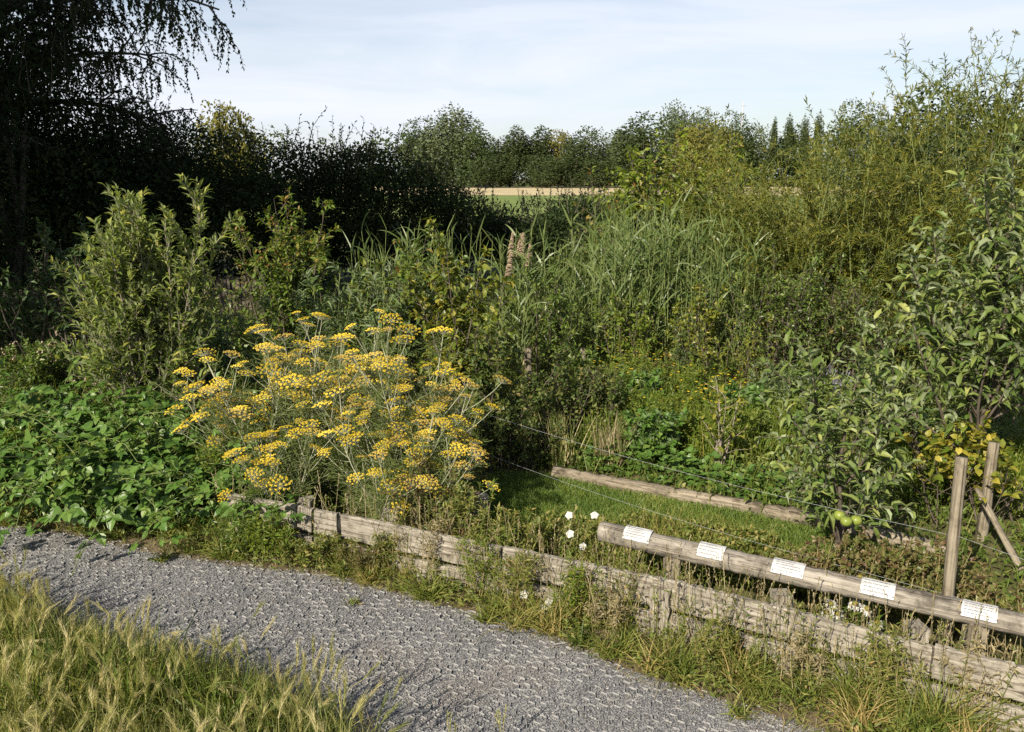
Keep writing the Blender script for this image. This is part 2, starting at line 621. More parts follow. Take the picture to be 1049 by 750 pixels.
# ------------------------------------------------------------------ ground
def sheet(name, pts, z, m, kind='structure', thick=None):
    me = bpy.data.meshes.new(name)
    me.from_pydata([(p[0], p[1], z) for p in pts], [], [list(range(len(pts)))])
    me.materials.append(m)
    o = bpy.data.objects.new(name, me)
    COL.objects.link(o)
    if me.polygons[0].normal.z < 0:
        me.flip_normals()
    return tag(o, kind=kind)


def groundmat(name, stops, s1, s2, bump=0.4, dist=0.03, rough=0.95):
    m, t, out = mat(name)
    tcn = N(t, 'ShaderNodeTexCoord')
    a = N(t, 'ShaderNodeTexNoise', inp={'Scale': s1, 'Detail': 8.0, 'Roughness': 0.6})
    b = N(t, 'ShaderNodeTexNoise', inp={'Scale': s2, 'Detail': 8.0, 'Roughness': 0.75})
    L(t, tcn, 'Object', a, 'Vector')
    L(t, tcn, 'Object', b, 'Vector')
    mxn = N(t, 'ShaderNodeMath', operation='MULTIPLY_ADD')
    mxn.inputs[1].default_value = 0.5
    L(t, a, 'Fac', mxn, 0)
    h = N(t, 'ShaderNodeMath', operation='MULTIPLY')
    h.inputs[1].default_value = 0.5
    L(t, b, 'Fac', h, 0)
    L(t, h, 'Value', mxn, 2)
    r = ramp(t, stops)
    L(t, mxn, 'Value', r, 'Fac')
    p = N(t, 'ShaderNodeBsdfPrincipled', inp={'Roughness': rough, 'Specular IOR Level': 0.15})
    L(t, r, 'Color', p, 'Base Color')
    bp = N(t, 'ShaderNodeBump', inp={'Strength': bump, 'Distance': dist})
    L(t, b, 'Fac', bp, 'Height')
    L(t, bp, 'Normal', p, 'Normal')
    L(t, p, 'BSDF', out, 'Surface')
    return m


M['ground'] = groundmat('garden_ground', [(0.32, (0.045, 0.045, 0.018)), (0.5, (0.085, 0.082, 0.032)), (0.66, (0.16, 0.13, 0.07))], 0.9, 14)
M['soil'] = groundmat('verge_soil', [(0.3, (0.06, 0.045, 0.03)), (0.5, (0.14, 0.11, 0.07)), (0.7, (0.25, 0.20, 0.13))], 5, 60, 0.7, 0.01)
M['lawn'] = groundmat('lawn_turf', [(0.35, (0.035, 0.06, 0.012)), (0.6, (0.07, 0.105, 0.02))], 3, 50)
M['field_green'] = groundmat('young_crop', [(0.38, (0.09, 0.14, 0.03)), (0.6, (0.17, 0.21, 0.06))], 0.15, 0.8, 0.2)
M['stubble'] = groundmat('stubble', [(0.36, (0.30, 0.24, 0.13)), (0.5, (0.40, 0.33, 0.19)), (0.62, (0.50, 0.43, 0.27))], 0.12, 0.9, 0.2)

sheet('ground', [(-2500, -300), (2500, -300), (2500, 4500), (-2500, 4500)], -0.012, M['ground'])
sheet('crop_field', [(-90, 52), (160, 46), (200, 112), (-120, 118)], 0.01, M['field_green'])
sheet('stubble_field', [(-120, 118.5), (200, 112.5), (260, 236), (-180, 236)], 0.02, M['stubble'])

# gravel path: stones in a plastic honeycomb
m, t, out = mat('path_gravel')
tcn = N(t, 'ShaderNodeTexCoord')
v1 = N(t, 'ShaderNodeTexVoronoi', inp={'Scale': 165.0})
L(t, tcn, 'Object', v1, 'Vector')
r = ramp(t, [(0.0, (0.062, 0.063, 0.066)), (0.35, (0.125, 0.125, 0.128)), (0.75, (0.195, 0.195, 0.197)), (1.0, (0.33, 0.325, 0.31))])
sr = N(t, 'ShaderNodeSeparateColor')
L(t, v1, 'Color', sr, 'Color')
L(t, sr, 'Red', r, 'Fac')
nz = N(t, 'ShaderNodeTexNoise', inp={'Scale': 1.1, 'Detail': 6.0})
L(t, tcn, 'Object', nz, 'Vector')
rz_ = ramp(t, [(0.30, (0.74, 0.74, 0.76)), (0.52, (1, 1, 1)), (0.68, (1.1, 0.98, 0.83))])
L(t, nz, 'Fac', rz_, 'Fac')
mu = N(t, 'ShaderNodeMix', data_type='RGBA', blend_type='MULTIPLY', inp={'Factor': 1.0})
L(t, r, 'Color', mu, 'A')
L(t, rz_, 'Color', mu, 'B')
p = N(t, 'ShaderNodeBsdfPrincipled', inp={'Roughness': 0.8, 'Specular IOR Level': 0.3})
L(t, mu, 'Result', p, 'Base Color')
bp = N(t, 'ShaderNodeBump', inp={'Strength': 1.0, 'Distance': 0.003}, invert=True)
L(t, v1, 'Distance', bp, 'Height')
L(t, bp, 'Normal', p, 'Normal')
L(t, p, 'BSDF', out, 'Surface')
M['gravel'] = m
M['stone'] = leafmat('loose_stone', [(0.06, 0.061, 0.064), (0.12, 0.12, 0.123), (0.18, 0.18, 0.182), (0.24, 0.225, 0.20), (0.42, 0.41, 0.39)], 0.0, 0.75, 0.3)

edge = [G(*q) for q in ((-260, 490), (-60, 533), (60, 545), (160, 568), (250, 580), (330, 588), (430, 612), (560, 648), (640, 684), (740, 716), (860, 752), (1100, 830))]
near = [(6.0, -6.0), (-8.0, -6.0)]
path_poly = [(q[0], q[1]) for q in edge] + near
M['grid'] = plainmat('honeycomb_plastic', (0.185, 0.185, 0.182), (0.30, 0.30, 0.295), 30, 0.6)
sheet('gravel_path', path_poly, -0.004, M['gravel'])
verge_far = [G(*q) for q in ((1150, 735), (1049, 712), (860, 668), (680, 625), (520, 590), (300, 548), (180, 525), (60, 500), (-260, 455))]
sheet('verge_soil', [(q[0], q[1]) for q in edge] + [(q[0], q[1]) for q in verge_far], -0.008, M['soil'])

vis = [G(*q) for q in ((-40, 532), (60, 542), (160, 565), (250, 578), (330, 588), (430, 612), (560, 648), (640, 684), (740, 716), (860, 752), (900, 775), (-60, 775))]
# loose stones
st = Buf()
OCT = (np.array([(1, 0, 0), (0, 1, 0), (-1, 0, 0), (0, -1, 0), (0, 0, 1), (0, 0, -1)], float) * 0.5,
       np.array([(0, 1, 4), (1, 2, 4), (2, 3, 4), (3, 0, 4), (1, 0, 5), (2, 1, 5), (3, 2, 5), (0, 3, 5)]))
k = 44000
pp = scatter(vis, k)
Tv = OCT[0][None] * rng.uniform(0.55, 1.25, (k, 6, 1))
sc_ = (0.0045 + 0.008 * rng.uniform(0, 1, (k, 1, 1)) ** 2.2) * np.stack([rng.uniform(0.8, 1.5, k), rng.uniform(0.7, 1.1, k), rng.uniform(0.5, 0.9, k)], 1)[:, None, :]
Tv = Tv * sc_
an = rng.uniform(0, 6.28, k)
ca, sa = np.cos(an)[:, None], np.sin(an)[:, None]
V = np.stack([Tv[:, :, 0] * ca - Tv[:, :, 1] * sa, Tv[:, :, 0] * sa + Tv[:, :, 1] * ca, Tv[:, :, 2]], 2)
V = V + (pp + np.array([0, 0, 0.0005]))[:, None, :]
st.add(V, (OCT[1][None] + (np.arange(k) * 6)[:, None, None]), np.repeat(rng.beta(2, 2.4, k), 6))
tag(st.build('loose_gravel', M['stone']), kind='stuff')

# honeycomb: one hexagon wall after another standing a little above the stones
cell = 0.052
hx = Buf()
ii, jj = np.meshgrid(np.arange(-90, 90), np.arange(40, 150))
cx = (ii + 0.5 * (jj % 2)) * cell
cy = jj * cell * 0.866
rot_h = R(-4)
cxr, cyr = cx * math.cos(rot_h) - cy * math.sin(rot_h), cx * math.sin(rot_h) + cy * math.cos(rot_h)
cen = np.stack([cxr.ravel(), cyr.ravel(), np.zeros(cx.size)], 1)
cen = cen[inpoly(cen, vis)]
rr = cell / math.sqrt(3)
w_, z0, z1 = 0.0022, -0.003, 0.0040
for e in range(3):
    keep = rng.uniform(0, 1, len(cen)) < (0.42 if e != 0 else 0.6)
    keep &= rng.uniform(0, 1, len(cen)) < np.clip(patchy(cen, 0.8, 2.0) + 0.45, 0.4, 1)
    c = cen[keep]
    a0, a1 = math.radians(30 + 60 * e) + rot_h, math.radians(90 + 60 * e) + rot_h
    A = c + np.array([math.cos(a0), math.sin(a0), 0]) * rr
    B = c + np.array([math.cos(a1), math.sin(a1), 0]) * rr
    tdir = norm(B - A)
    nn = np.stack([-tdir[:, 1], tdir[:, 0], np.zeros(len(c))], 1) * w_ * 0.5
    zj = rng.normal(0, 0.0012, len(c))
    lo, hi = np.array([0, 0, z0]), np.array([0, 0, z1])
    zz = np.stack([np.zeros(len(c)), np.zeros(len(c)), zj], 1)
    V = np.stack([A - nn + lo, A + nn + lo, B + nn + lo, B - nn + lo, A - nn + hi + zz, A + nn + hi + zz, B + nn + hi + zz, B - nn + hi + zz], 1)
    q = np.array([(4, 7, 6), (4, 6, 5), (0, 4, 5), (0, 5, 1), (3, 2, 6), (3, 6, 7), (0, 3, 7), (0, 7, 4), (1, 5, 6), (1, 6, 2)])
    hx.add(V, q[None] + (np.arange(len(c)) * 8)[:, None, None])
tag(hx.build('paving_grid', M['grid']), kind='structure')

# ------------------------------------------------------------------ timber
def box_local(sx, sy, sz, bev=0.006, rough=0.003, nx=24, warp=0.0):
    """a sawn board along x with worn, uneven edges -> bmesh-like arrays"""
    prof = np.array([(-sy / 2 + bev, -sz / 2), (sy / 2 - bev, -sz / 2), (sy / 2, -sz / 2 + bev), (sy / 2, sz / 2 - bev),
                     (sy / 2 - bev, sz / 2), (-sy / 2 + bev, sz / 2), (-sy / 2, sz / 2 - bev), (-sy / 2, -sz / 2 + bev)])
    xs = np.linspace(-sx / 2, sx / 2, nx)
    V = np.zeros((nx, 8, 3))
    V[:, :, 0] = xs[:, None]
    V[:, :, 1:] = prof[None]
    V[:, :, 1:] += rng.normal(0, rough, (nx, 8, 2))
    V[:, :, 2] += warp * np.sin(xs * 1.3 + rng.uniform(0, 6))[:, None]
    V[0, :, 0] += rng.normal(0, 0.004, 8)
    V[-1, :, 0] += rng.normal(0, 0.004, 8)
    q = []
    for i in range(nx - 1):
        for j in range(8):
            j2 = (j + 1) % 8
            a, b, c, d = i * 8 + j, i * 8 + j2, (i + 1) * 8 + j2, (i + 1) * 8 + j
            q += [(a, c, b), (a, d, c)]
    for j in range(1, 7):
        q += [(0, j, j + 1), ((nx - 1) * 8, (nx - 1) * 8 + j + 1, (nx - 1) * 8 + j)]
    return V.reshape(-1, 3), np.array(q)


def beam(name, a, b, sy, sz, m, parent=None, roll=0.0, rootloc=None, **kw):
    """board between the world points a and b; its local x runs along it"""
    a, b = np.asarray(a, float), np.asarray(b, float)
    V, F = box_local(float(np.linalg.norm(b - a)), sy, sz, **kw)
    bf = Buf()
    bf.add(V, F)
    o = bf.build(name, m, None)
    c = (a + b) / 2
    x = Vector(b - a).normalized()
    up = Vector((0, 0, 1)) if abs(x.z) < 0.9 else Vector((0, 1, 0))
    y = up.cross(x).normalized()
    z = x.cross(y)
    mt = Matrix((x, y, z)).transposed() @ Matrix.Rotation(roll, 3, 'X')
    o.matrix_world = Matrix.Translation(Vector(c)) @ mt.to_4x4()
    if parent is not None:
        o.parent = parent
        o.matrix_parent_inverse = Matrix.Translation(-parent.location)
    return o


def logmesh(name, a, b, r0, r1, m, parent=None, sides=12, n=26, rough=0.05, flat=0.0):
    a, b = np.asarray(a, float), np.asarray(b, float)
    ln = float(np.linalg.norm(b - a))
    xs = np.linspace(-ln / 2, ln / 2, n)
    th = np.arange(sides) / sides * 2 * math.pi
    rad = (np.linspace(r0, r1, n)[:, None]) * (1 + 0.04 * np.sin(3 * th + 1)[None] + rng.normal(0, rough * 0.35, (n, 1)) + rng.normal(0, rough * 0.35, (n, sides)))
    V = np.stack([np.repeat(xs[:, None], sides, 1), rad * np.cos(th)[None], rad * np.sin(th)[None]], 2)
    V[:, :, 2] += 0.006 * np.sin(xs * 2.2)[:, None]
    q = []
    for i in range(n - 1):
        for j in range(sides):
            j2 = (j + 1) % sides
            A, B, C_, D_ = i * sides + j, i * sides + j2, (i + 1) * sides + j2, (i + 1) * sides + j
            q += [(A, C_, B), (A, D_, C_)]
    for j in range(1, sides - 1):
        q += [(0, j, j + 1), ((n - 1) * sides, (n - 1) * sides + j + 1, (n - 1) * sides + j)]
    bf = Buf()
    bf.add(V.reshape(-1, 3), np.array(q))
    o = bf.build(name, m, None, True)
    c = (a + b) / 2
    x = Vector(b - a).normalized()
    up = Vector((0, 0, 1)) if abs(x.z) < 0.9 else Vector((0, 1, 0))
    y = up.cross(x).normalized()
    z = x.cross(y)
    o.matrix_world = Matrix.Translation(Vector(c)) @ Matrix((x, y, z)).transposed().to_4x4()
    if parent is not None:
        o.parent = parent
        o.matrix_parent_inverse = Matrix.Translation(-parent.location)
    return o


# the low plank edging along the path
PZ = 0.30
pa, pb, pc = G(306, 517, PZ), G(686, 593, PZ), G(1100, 695, PZ)
p00 = G(235, 505, PZ)
edging = thing('plank_edging', 'long low edging of two weathered grey planks between gravel path and garden beds', 'edging', (pb[0], pb[1], 0))


def off(p, z, dy=0.0):
    return np.array([p[0], p[1] + dy, z])


def between(a, b, t):
    return a * (1 - t) + b * t


q1 = between(pa, pb, 0.60)
s1_, s2_ = between(pa, pb, 0.045), between(pa, pb, 0.13)
for a, b in ((p00, between(p00, pa, 0.97)), (pa, between(pa, s1_, 0.95)), (between(s1_, s2_, 0.10), between(s1_, s2_, 0.94)), (between(s2_, q1, 0.02), between(s2_, q1, 0.995)), (between(pa, q1, 1.005), between(q1, pb, 0.99)), (pb, between(pb, pc, 0.30)), (between(pb, pc, 0.303), between(pb, pc, 0.70)), (between(pb, pc, 0.706), pc)):
    beam('plank', off(a, 0.224 + rng.normal(0, 0.004)), off(b, 0.218 + rng.normal(0, 0.004)), 0.034, 0.150, M['plank'], edging, rough=0.0022, warp=0.002, nx=30)
    beam('plank', off(a, 0.052, -0.012), off(b, 0.048, -0.012), 0.034, 0.140, M['plank'], edging, rough=0.0022, warp=0.002, nx=30)
# post heads behind the planks, and two battens nailed on the front
for px, py in ((312, 512), (398, 524), (800, 608), (938, 641)):
    g = G(px, py, 0.30)
    beam('post', (g[0], g[1] + 0.0, -0.1), (g[0] + 0.004, g[1] + 0.0, 0.303), 0.085, 0.085, M['plank'], edging, nx=8, bev=0.008)
for px, py, hh in ((680, 620, 0.235),):
    u = (px - 306) / (686 - 306)
    g = between(pa, pb, u)
    dv = norm((pb - pa)[None])[0]
    nrm = np.array([dv[1], -dv[0], 0])
    if nrm[1] > 0:
        nrm = -nrm
    c = g + nrm * 0.036
    sy = 0.10 if px == 680 else 0.055
    beam('batten', (c[0], c[1], 0.0), (c[0], c[1], hh + 0.02), 0.032, sy, M['plank'], edging, roll=math.atan2(dv[1], dv[0]) + R(90), nx=8)
g = between(pb, pc, 0.30)
dv = norm((pc - pb)[None])[0]
# the rail with its five plaques
RZ = 0.40
ra, rb = D(616, 543, 4.17), D(1075, 650, 3.16)
ra[2] = 0.405
rb[2] = 0.395
rail = thing('plaque_rail', 'round weathered grey rail carrying five white plaques above the plank edging', 'rail', (ra[0], ra[1], 0))
logmesh('log', ra, rb, 0.053, 0.047, M['rail'], rail, 18, 70, 0.07)
for px in (689, 1000):
    g = None
    for u in np.linspace(0, 1, 400):
        c = between(ra, rb, u)
        fwd = c[1] * cp + (H - c[2]) * sp
        if 524.5 + c[0] / fwd * FPX > px:
            g = c
            break
    beam('support', (g[0], g[1] + 0.005, -0.05), (g[0], g[1] + 0.005, 0.37), 0.07, 0.085, M['stake'], rail, nx=8)
axis = norm((rb - ra)[None])[0]
frontv = norm(np.array([[axis[1], -axis[0], 0.0]]))[0]
upv = np.cross(frontv, axis)
if upv[2] < 0:
    upv = -upv
toward = frontv if frontv[1] < 0 else -frontv
for k_, (px, lines) in enumerate(((655, 5), (730, 4), (808, 5), (899, 4), (1002, 5))):
    for u in np.linspace(0, 1, 900):
        c = between(ra, rb, u)
        fwd = c[1] * cp + (H - c[2]) * sp
        if 524.5 + c[0] / fwd * FPX > px:
            break
    tlt = rng.normal(0.6, 0.06)
    nrm = norm((upv * 0.80 + toward * tlt)[None])[0]
    tv = np.cross(axis, nrm)          # up the plate
    if tv[2] < 0:
        tv = -tv
    rr_ = 0.0575
    wv, hv = 0.138 + rng.normal(0, 0.005), 0.086
    pl = Buf()
    # a plate bent round the log
    na, nb = 9, 5
    V = []
    for i in range(nb):
        ang = (i / (nb - 1) - 0.5) * hv / rr_
        rad = nrm * math.cos(ang) + tv * math.sin(ang)
        for j in range(na):
            sx_ = (j / (na - 1) - 0.5) * wv + rng.normal(0, 0.0006)
            V.append(c + axis * sx_ + rad * (rr_ + 0.0012 + rng.normal(0, 0.0004)))
    V = np.array(V)
    V2 = V - nrm * 0.0035
    q = []
    for i in range(nb - 1):
        for j in range(na - 1):
            A = i * na + j
            q += [(A, A + 1, A + na + 1), (A, A + na + 1, A + na)]
    q = np.array(q)
    pl.add(V, q)
    pl.add(V2, q[:, ::-1])
    rim = [j for j in range(na)] + [i * na + na - 1 for i in range(1, nb)] + [(nb - 1) * na + j for j in range(na - 2, -1, -1)] + [i * na for i in range(nb - 2, 0, -1)]
    rv = np.concatenate([V[rim], V2[rim]])
    n_ = len(rim)
    pl.add(rv, np.array([x for j in range(n_) for x in ((j, n_ + j, n_ + (j + 1) % n_), (j, n_ + (j + 1) % n_, (j + 1) % n_))]))
    po = pl.build('plaque', M['plaque'], None)
    po.parent = rail
    po.matrix_parent_inverse = Matrix.Translation(-rail.location)
    # rows of print too small to read
    tx = Buf()
    for row in range(lines):
        ang = (0.30 - 0.60 * row / (lines - 1)) * hv / rr_
        s = -0.058
        end = rng.uniform(0.02, 0.058)
        while s < end:
            wl = rng.uniform(0.006, 0.021)
            e = min(end, s + wl)
            quad = []
            for (ss, aa) in ((s, -1), (e, -1), (e, 1), (s, 1)):
                a2 = ang + aa * 0.0017 / rr_
                rad = nrm * math.cos(a2) + tv * math.sin(a2)
                quad.append(c + axis * ss + rad * (rr_ + 0.0034))
            tx.add(np.array(quad), [(0, 1, 2), (0, 2, 3)])
            s = e + 0.0032
    to = tx.build('lettering', M['ink'], None)
    to.parent = po
    for ss in (-0.066, 0.066):
        for aa in (-0.36, 0.36):
            sb = Buf()
            a2 = aa * hv / rr_
            rad = nrm * math.cos(a2) + tv * math.sin(a2)
            ct = c + axis * ss + rad * (rr_ + 0.0028)
            ring = np.array([ct + (axis * math.cos(w) + np.cross(rad, axis) * math.sin(w)) * 0.0032 for w in np.arange(6) * math.pi / 3])
            sb.add(np.concatenate([ring, (ct + rad * 0.002)[None]]), [(i, (i + 1) % 6, 6) for i in range(6)] + [((i + 1) % 6, i, 6) for i in range(6)])
            s_o = sb.build('screw', M['screw'], None)
            s_o.parent = po

# trellis: round stakes and wires for the espaliered apples
ta, tb_ = GX(468, 5.95, 0), GX(966, 3.62, 0)
trel = thing('wire_trellis', 'tall round wooden stake and thin wires strung along the apple trees behind the rail', 'trellis', ta)
logmesh('post', (ta[0], ta[1], -0.1), (ta[0] + 0.01, ta[1], 0.66), 0.032, 0.028, M['stake'], trel, 10, 10, 0.04)
logmesh('post', (tb_[0] - 0.008, tb_[1], -0.1), (tb_[0] - 0.02, tb_[1], 0.985), 0.029, 0.026, M['stake'], trel, 10, 16, 0.05)
te = tb_ + (tb_ - ta) * 0.45
logmesh('post', (te[0], te[1], -0.1), (te[0], te[1], 0.9), 0.034, 0.030, M['stake'], trel, 10, 10, 0.04)
for zw in (0.62, 0.33):
    wp = Buf()
    for a, b in ((ta, tb_), (tb_, te)):
        tt = np.linspace(0, 1, 20)[:, None]
        P = a * (1 - tt) + b * tt
        P[:, 2] = zw - 0.05 * np.sin(np.pi * tt[:, 0])
        P[:, 1] -= 0.034
        tubes(wp, P[None], 0.0008, 0.0008, 4)
    w_o = wp.build('wire', M['wire'], None)
    w_o.parent = trel
    w_o.matrix_parent_inverse = Matrix.Translation(-trel.location)
# a second, shorter stake with its slanting brace
s2 = GX(1019, 5.0)
st2 = thing('braced_stake', 'short wooden stake with a slanting brace beside the log edging, under yellowing leaves', 'stake', s2)
logmesh('stake', (s2[0], s2[1], -0.1), (s2[0] + 0.01, s2[1], 0.62), 0.036, 0.032, M['stake'], st2, 10, 10, 0.05)
logmesh('brace', (s2[0] - 0.04, s2[1] - 0.50, 0.02), (s2[0] - 0.10, s2[1] - 0.06, 0.34), 0.022, 0.018, M['stake'], st2, 8, 8, 0.05)

# logs and boards round the inner beds
def log_thing(label, a, b, r0, r1, m_=None):
    o = logmesh('edging_log', a, b, r0, r1, m_ or M['log'], None, 14, 46, 0.16)
    return tag(o, label, 'log', 'logs edging the inner beds')


log_thing('long thin edging log between the mown lawn and the strawberry bed', G(568, 484, 0.025), G(846, 536, 0.02), 0.058, 0.055)
log_thing('edging log running on behind the small apple tree with green apples', G(852, 538, 0.02), G(980, 568, 0.02), 0.06, 0.056)
log_thing('short edging log farther back, below the leaning dark apple trunk', G(894, 494, 0.03), G(1052, 520, 0.03), 0.065, 0.06)
bl = beam('edging_board', G(203, 462, 0.14), G(335, 484, 0.14), 0.05, 0.16, M['pale_plank'], None, nx=20)
tag(bl, 'bleached pale board behind the left half of the yellow fennel', 'board', 'pale boards behind the fennel')
bl = beam('edging_board', G(338, 490, 0.12), G(498, 518, 0.12), 0.05, 0.14, M['pale_plank'], None, nx=20)
tag(bl, 'bleached pale board behind the right half of the fennel, below the lowest yellow umbels', 'board', 'pale boards behind the fennel')
# stakes standing in the far beds
for px, y, h_, r_, lab in ((542, 9.0, 0.42, 0.05, 'thick pale stump of a post in front of the plumed reeds'), (604, 9.0, 0.42, 0.03, 'thin leaning stake at the foot of the reeds'),
                           (575, 8.6, 0.30, 0.02, 'thin stick standing left of the leaning stake'), (740, 6.15, 0.30, 0.025, 'short pale stake under the young sapling in the middle bed'),
                           (650, 9.3, 0.55, 0.018, 'thin dry cane standing among the tall reeds')):
    g = GX(px, y)
    o = logmesh('garden_stake', (g[0], g[1], -0.05), (g[0] - (0.07 if 'leaning' in lab else 0.01), g[1], h_), r_, r_ * 0.9, M['stake'], None, 8, 8, 0.05)
    tag(o, lab, 'stake')


def paling_fence(label, a, b, n, h_):
    o = thing('paling_fence', label, 'fence', a)
    bf = Buf()
    for i in range(n):
        c = between(a, b, (i + 0.5) / n)
        V, F = box_local(h_ * rng.uniform(0.9, 1.08), 0.035, 0.012, bev=0.003, rough=0.002, nx=4)
        tilt = rng.normal(0, 0.035)
        V = np.stack([V[:, 1] + V[:, 0] * tilt, V[:, 2], V[:, 0] + h_ / 2], 1)
        bf.add(V + (c - a), F)
    bf.build('palings', M['paling'], o)
    wb = Buf()
    for z in (0.25, 0.8):
        P = np.stack([(between(a, b, t) - a) + np.array([0, -0.012, z * h_ + 0.02 * math.sin(9 * t)]) for t in np.linspace(0, 1, 12)])
        tubes(wb, P[None], 0.003, 0.003, 4)
    wb.build('wire', M['wire'], o)
    for t in (0.0, 1.0):
        c = between(a, b, t) - a
        pb_ = Buf()
        tubes(pb_, np.array([[c + (0, 0.04, -0.1), c + (0, 0.04, 0.6), c + (0, 0.04, h_ * 1.03)]]), 0.04, 0.035, 8, cap=True)
        pb_.build('post', M['paling'], o, True)
    return o


paling_fence('split paling fence behind the reddish tipped pear bush, in shade', GX(210, 11.6), GX(268, 11.3), 17, 0.9)
paling_fence('dim split paling fence behind the elder bush at the dark left edge', GX(-30, 11.6), GX(100, 11.8), 30, 0.7)
# ------------------------------------------------------------------ foliage colours
def C3(*c):
    return c


LM = {}
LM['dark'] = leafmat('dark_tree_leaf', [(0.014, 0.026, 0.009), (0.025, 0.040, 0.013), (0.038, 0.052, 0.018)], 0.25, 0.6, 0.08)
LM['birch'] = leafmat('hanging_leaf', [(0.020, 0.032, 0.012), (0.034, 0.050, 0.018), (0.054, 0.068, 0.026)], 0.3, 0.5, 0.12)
LM['elder'] = leafmat('elder_leaf', [(0.03, 0.06, 0.016), (0.05, 0.09, 0.025), (0.075, 0.115, 0.035)], 0.3)
LM['osier'] = leafmat('osier_leaf', [(0.065, 0.105, 0.02), (0.13, 0.18, 0.036), (0.23, 0.26, 0.06), (0.42, 0.39, 0.09)], 0.38, 0.5, 0.22, back=(0.22, 0.26, 0.12))
LM['pear'] = leafmat('pear_leaf', [(0.06, 0.11, 0.016), (0.11, 0.17, 0.028), (0.18, 0.21, 0.035), (0.28, 0.13, 0.045)], 0.38, 0.45, 0.28)
LM['buddleia'] = leafmat('long_grey_green_leaf', [(0.055, 0.095, 0.028), (0.10, 0.15, 0.045), (0.165, 0.21, 0.08)], 0.3, 0.5, 0.3, back=(0.19, 0.23, 0.14))
LM['reed'] = leafmat('reed_blade', [(0.055, 0.09, 0.026), (0.095, 0.14, 0.04), (0.15, 0.19, 0.06), (0.28, 0.24, 0.09)], 0.3, 0.42, 0.4)
LM['plume'] = leafmat('reed_plume', [(0.34, 0.25, 0.18), (0.56, 0.44, 0.34)], 0.3, 0.8, 0.1)
LM['sapling'] = leafmat('yellowing_leaf', [(0.06, 0.10, 0.014), (0.13, 0.17, 0.024), (0.23, 0.23, 0.035), (0.38, 0.33, 0.06)], 0.4, 0.4, 0.4)
LM['willow'] = leafmat('narrow_willow_leaf', [(0.06, 0.088, 0.013), (0.11, 0.13, 0.019), (0.18, 0.178, 0.027), (0.24, 0.18, 0.03)], 0.38, 0.45, 0.35)
LM['hazel'] = leafmat('small_green_leaf', [(0.05, 0.09, 0.015), (0.085, 0.14, 0.025), (0.135, 0.185, 0.034), (0.21, 0.23, 0.06)], 0.35, 0.4, 0.4)
LM['gold'] = leafmat('sunlit_bush_leaf', [(0.08, 0.13, 0.015), (0.16, 0.21, 0.025), (0.27, 0.28, 0.04)], 0.38, 0.4, 0.4)
LM['apple'] = leafmat('apple_leaf', [(0.05, 0.09, 0.018), (0.10, 0.15, 0.034), (0.18, 0.22, 0.06), (0.32, 0.34, 0.11)], 0.32, 0.48, 0.25, back=(0.26, 0.31, 0.17))
LM['vine'] = leafmat('yellow_vine_leaf', [(0.07, 0.12, 0.015), (0.15, 0.18, 0.025), (0.32, 0.28, 0.04), (0.42, 0.35, 0.06)], 0.4, 0.45, 0.3)
LM['currant'] = leafmat('currant_leaf', [(0.035, 0.065, 0.013), (0.065, 0.10, 0.02), (0.115, 0.14, 0.03), (0.19, 0.15, 0.045)], 0.3)
LM['bramble'] = leafmat('bramble_leaf', [(0.045, 0.10, 0.016), (0.075, 0.15, 0.025), (0.115, 0.195, 0.038), (0.19, 0.25, 0.06)], 0.32, 0.42, 0.4, back=(0.17, 0.24, 0.11))
LM['herb'] = leafmat('herb_leaf', [(0.07, 0.12, 0.014), (0.115, 0.17, 0.02), (0.18, 0.22, 0.03), (0.27, 0.24, 0.05)], 0.4, 0.5, 0.3)
LM['weed'] = leafmat('undergrowth_leaf', [(0.05, 0.085, 0.014), (0.09, 0.135, 0.024), (0.15, 0.185, 0.034), (0.25, 0.23, 0.08)], 0.35, 0.5, 0.3)
LM['lawn'] = leafmat('lawn_blade', [(0.07, 0.125, 0.022), (0.12, 0.185, 0.034), (0.19, 0.235, 0.05), (0.36, 0.32, 0.12)], 0.35, 0.45, 0.35)
LM['verge'] = leafmat('verge_blade', [(0.07, 0.105, 0.018), (0.13, 0.165, 0.03), (0.22, 0.21, 0.055), (0.36, 0.26, 0.11)], 0.35, 0.5, 0.3)
LM['barley'] = leafmat('wild_barley', [(0.075, 0.115, 0.025), (0.16, 0.19, 0.05), (0.32, 0.31, 0.11), (0.50, 0.44, 0.24)], 0.4, 0.5, 0.3)
LM['straw'] = leafmat('dry_straw', [(0.15, 0.125, 0.06), (0.28, 0.235, 0.13), (0.42, 0.36, 0.23)], 0.3, 0.7, 0.2)
LM['fennel'] = leafmat('fennel_thread', [(0.07, 0.10, 0.025), (0.115, 0.15, 0.042), (0.17, 0.20, 0.07)], 0.3, 0.6, 0.2)
LM['umbel'] = leafmat('fennel_flower', [(0.42, 0.31, 0.025), (0.66, 0.50, 0.04), (0.80, 0.64, 0.08)], 0.2, 0.6, 0.2, hue=(1, 1, 0.6))
LM['umbel_old'] = leafmat('fennel_seed', [(0.30, 0.21, 0.04), (0.50, 0.36, 0.07), (0.62, 0.47, 0.12)], 0.2, 0.7, 0.2, hue=(1, 1, 0.6))
LM['petal'] = leafmat('white_petal', [(0.45, 0.45, 0.41), (0.60, 0.60, 0.57)], 0.3, 0.5, 0.3, hue=(1, 1, 1))
LM['yellow'] = leafmat('yellow_petal', [(0.70, 0.46, 0.02), (0.80, 0.62, 0.04)], 0.3, 0.5, 0.3, hue=(1, 1, 0.6))
LM['redleaf'] = leafmat('reddish_leaf', [(0.06, 0.075, 0.02), (0.115, 0.13, 0.032), (0.15, 0.105, 0.045), (0.10, 0.05, 0.04)], 0.3, 0.45, 0.35)
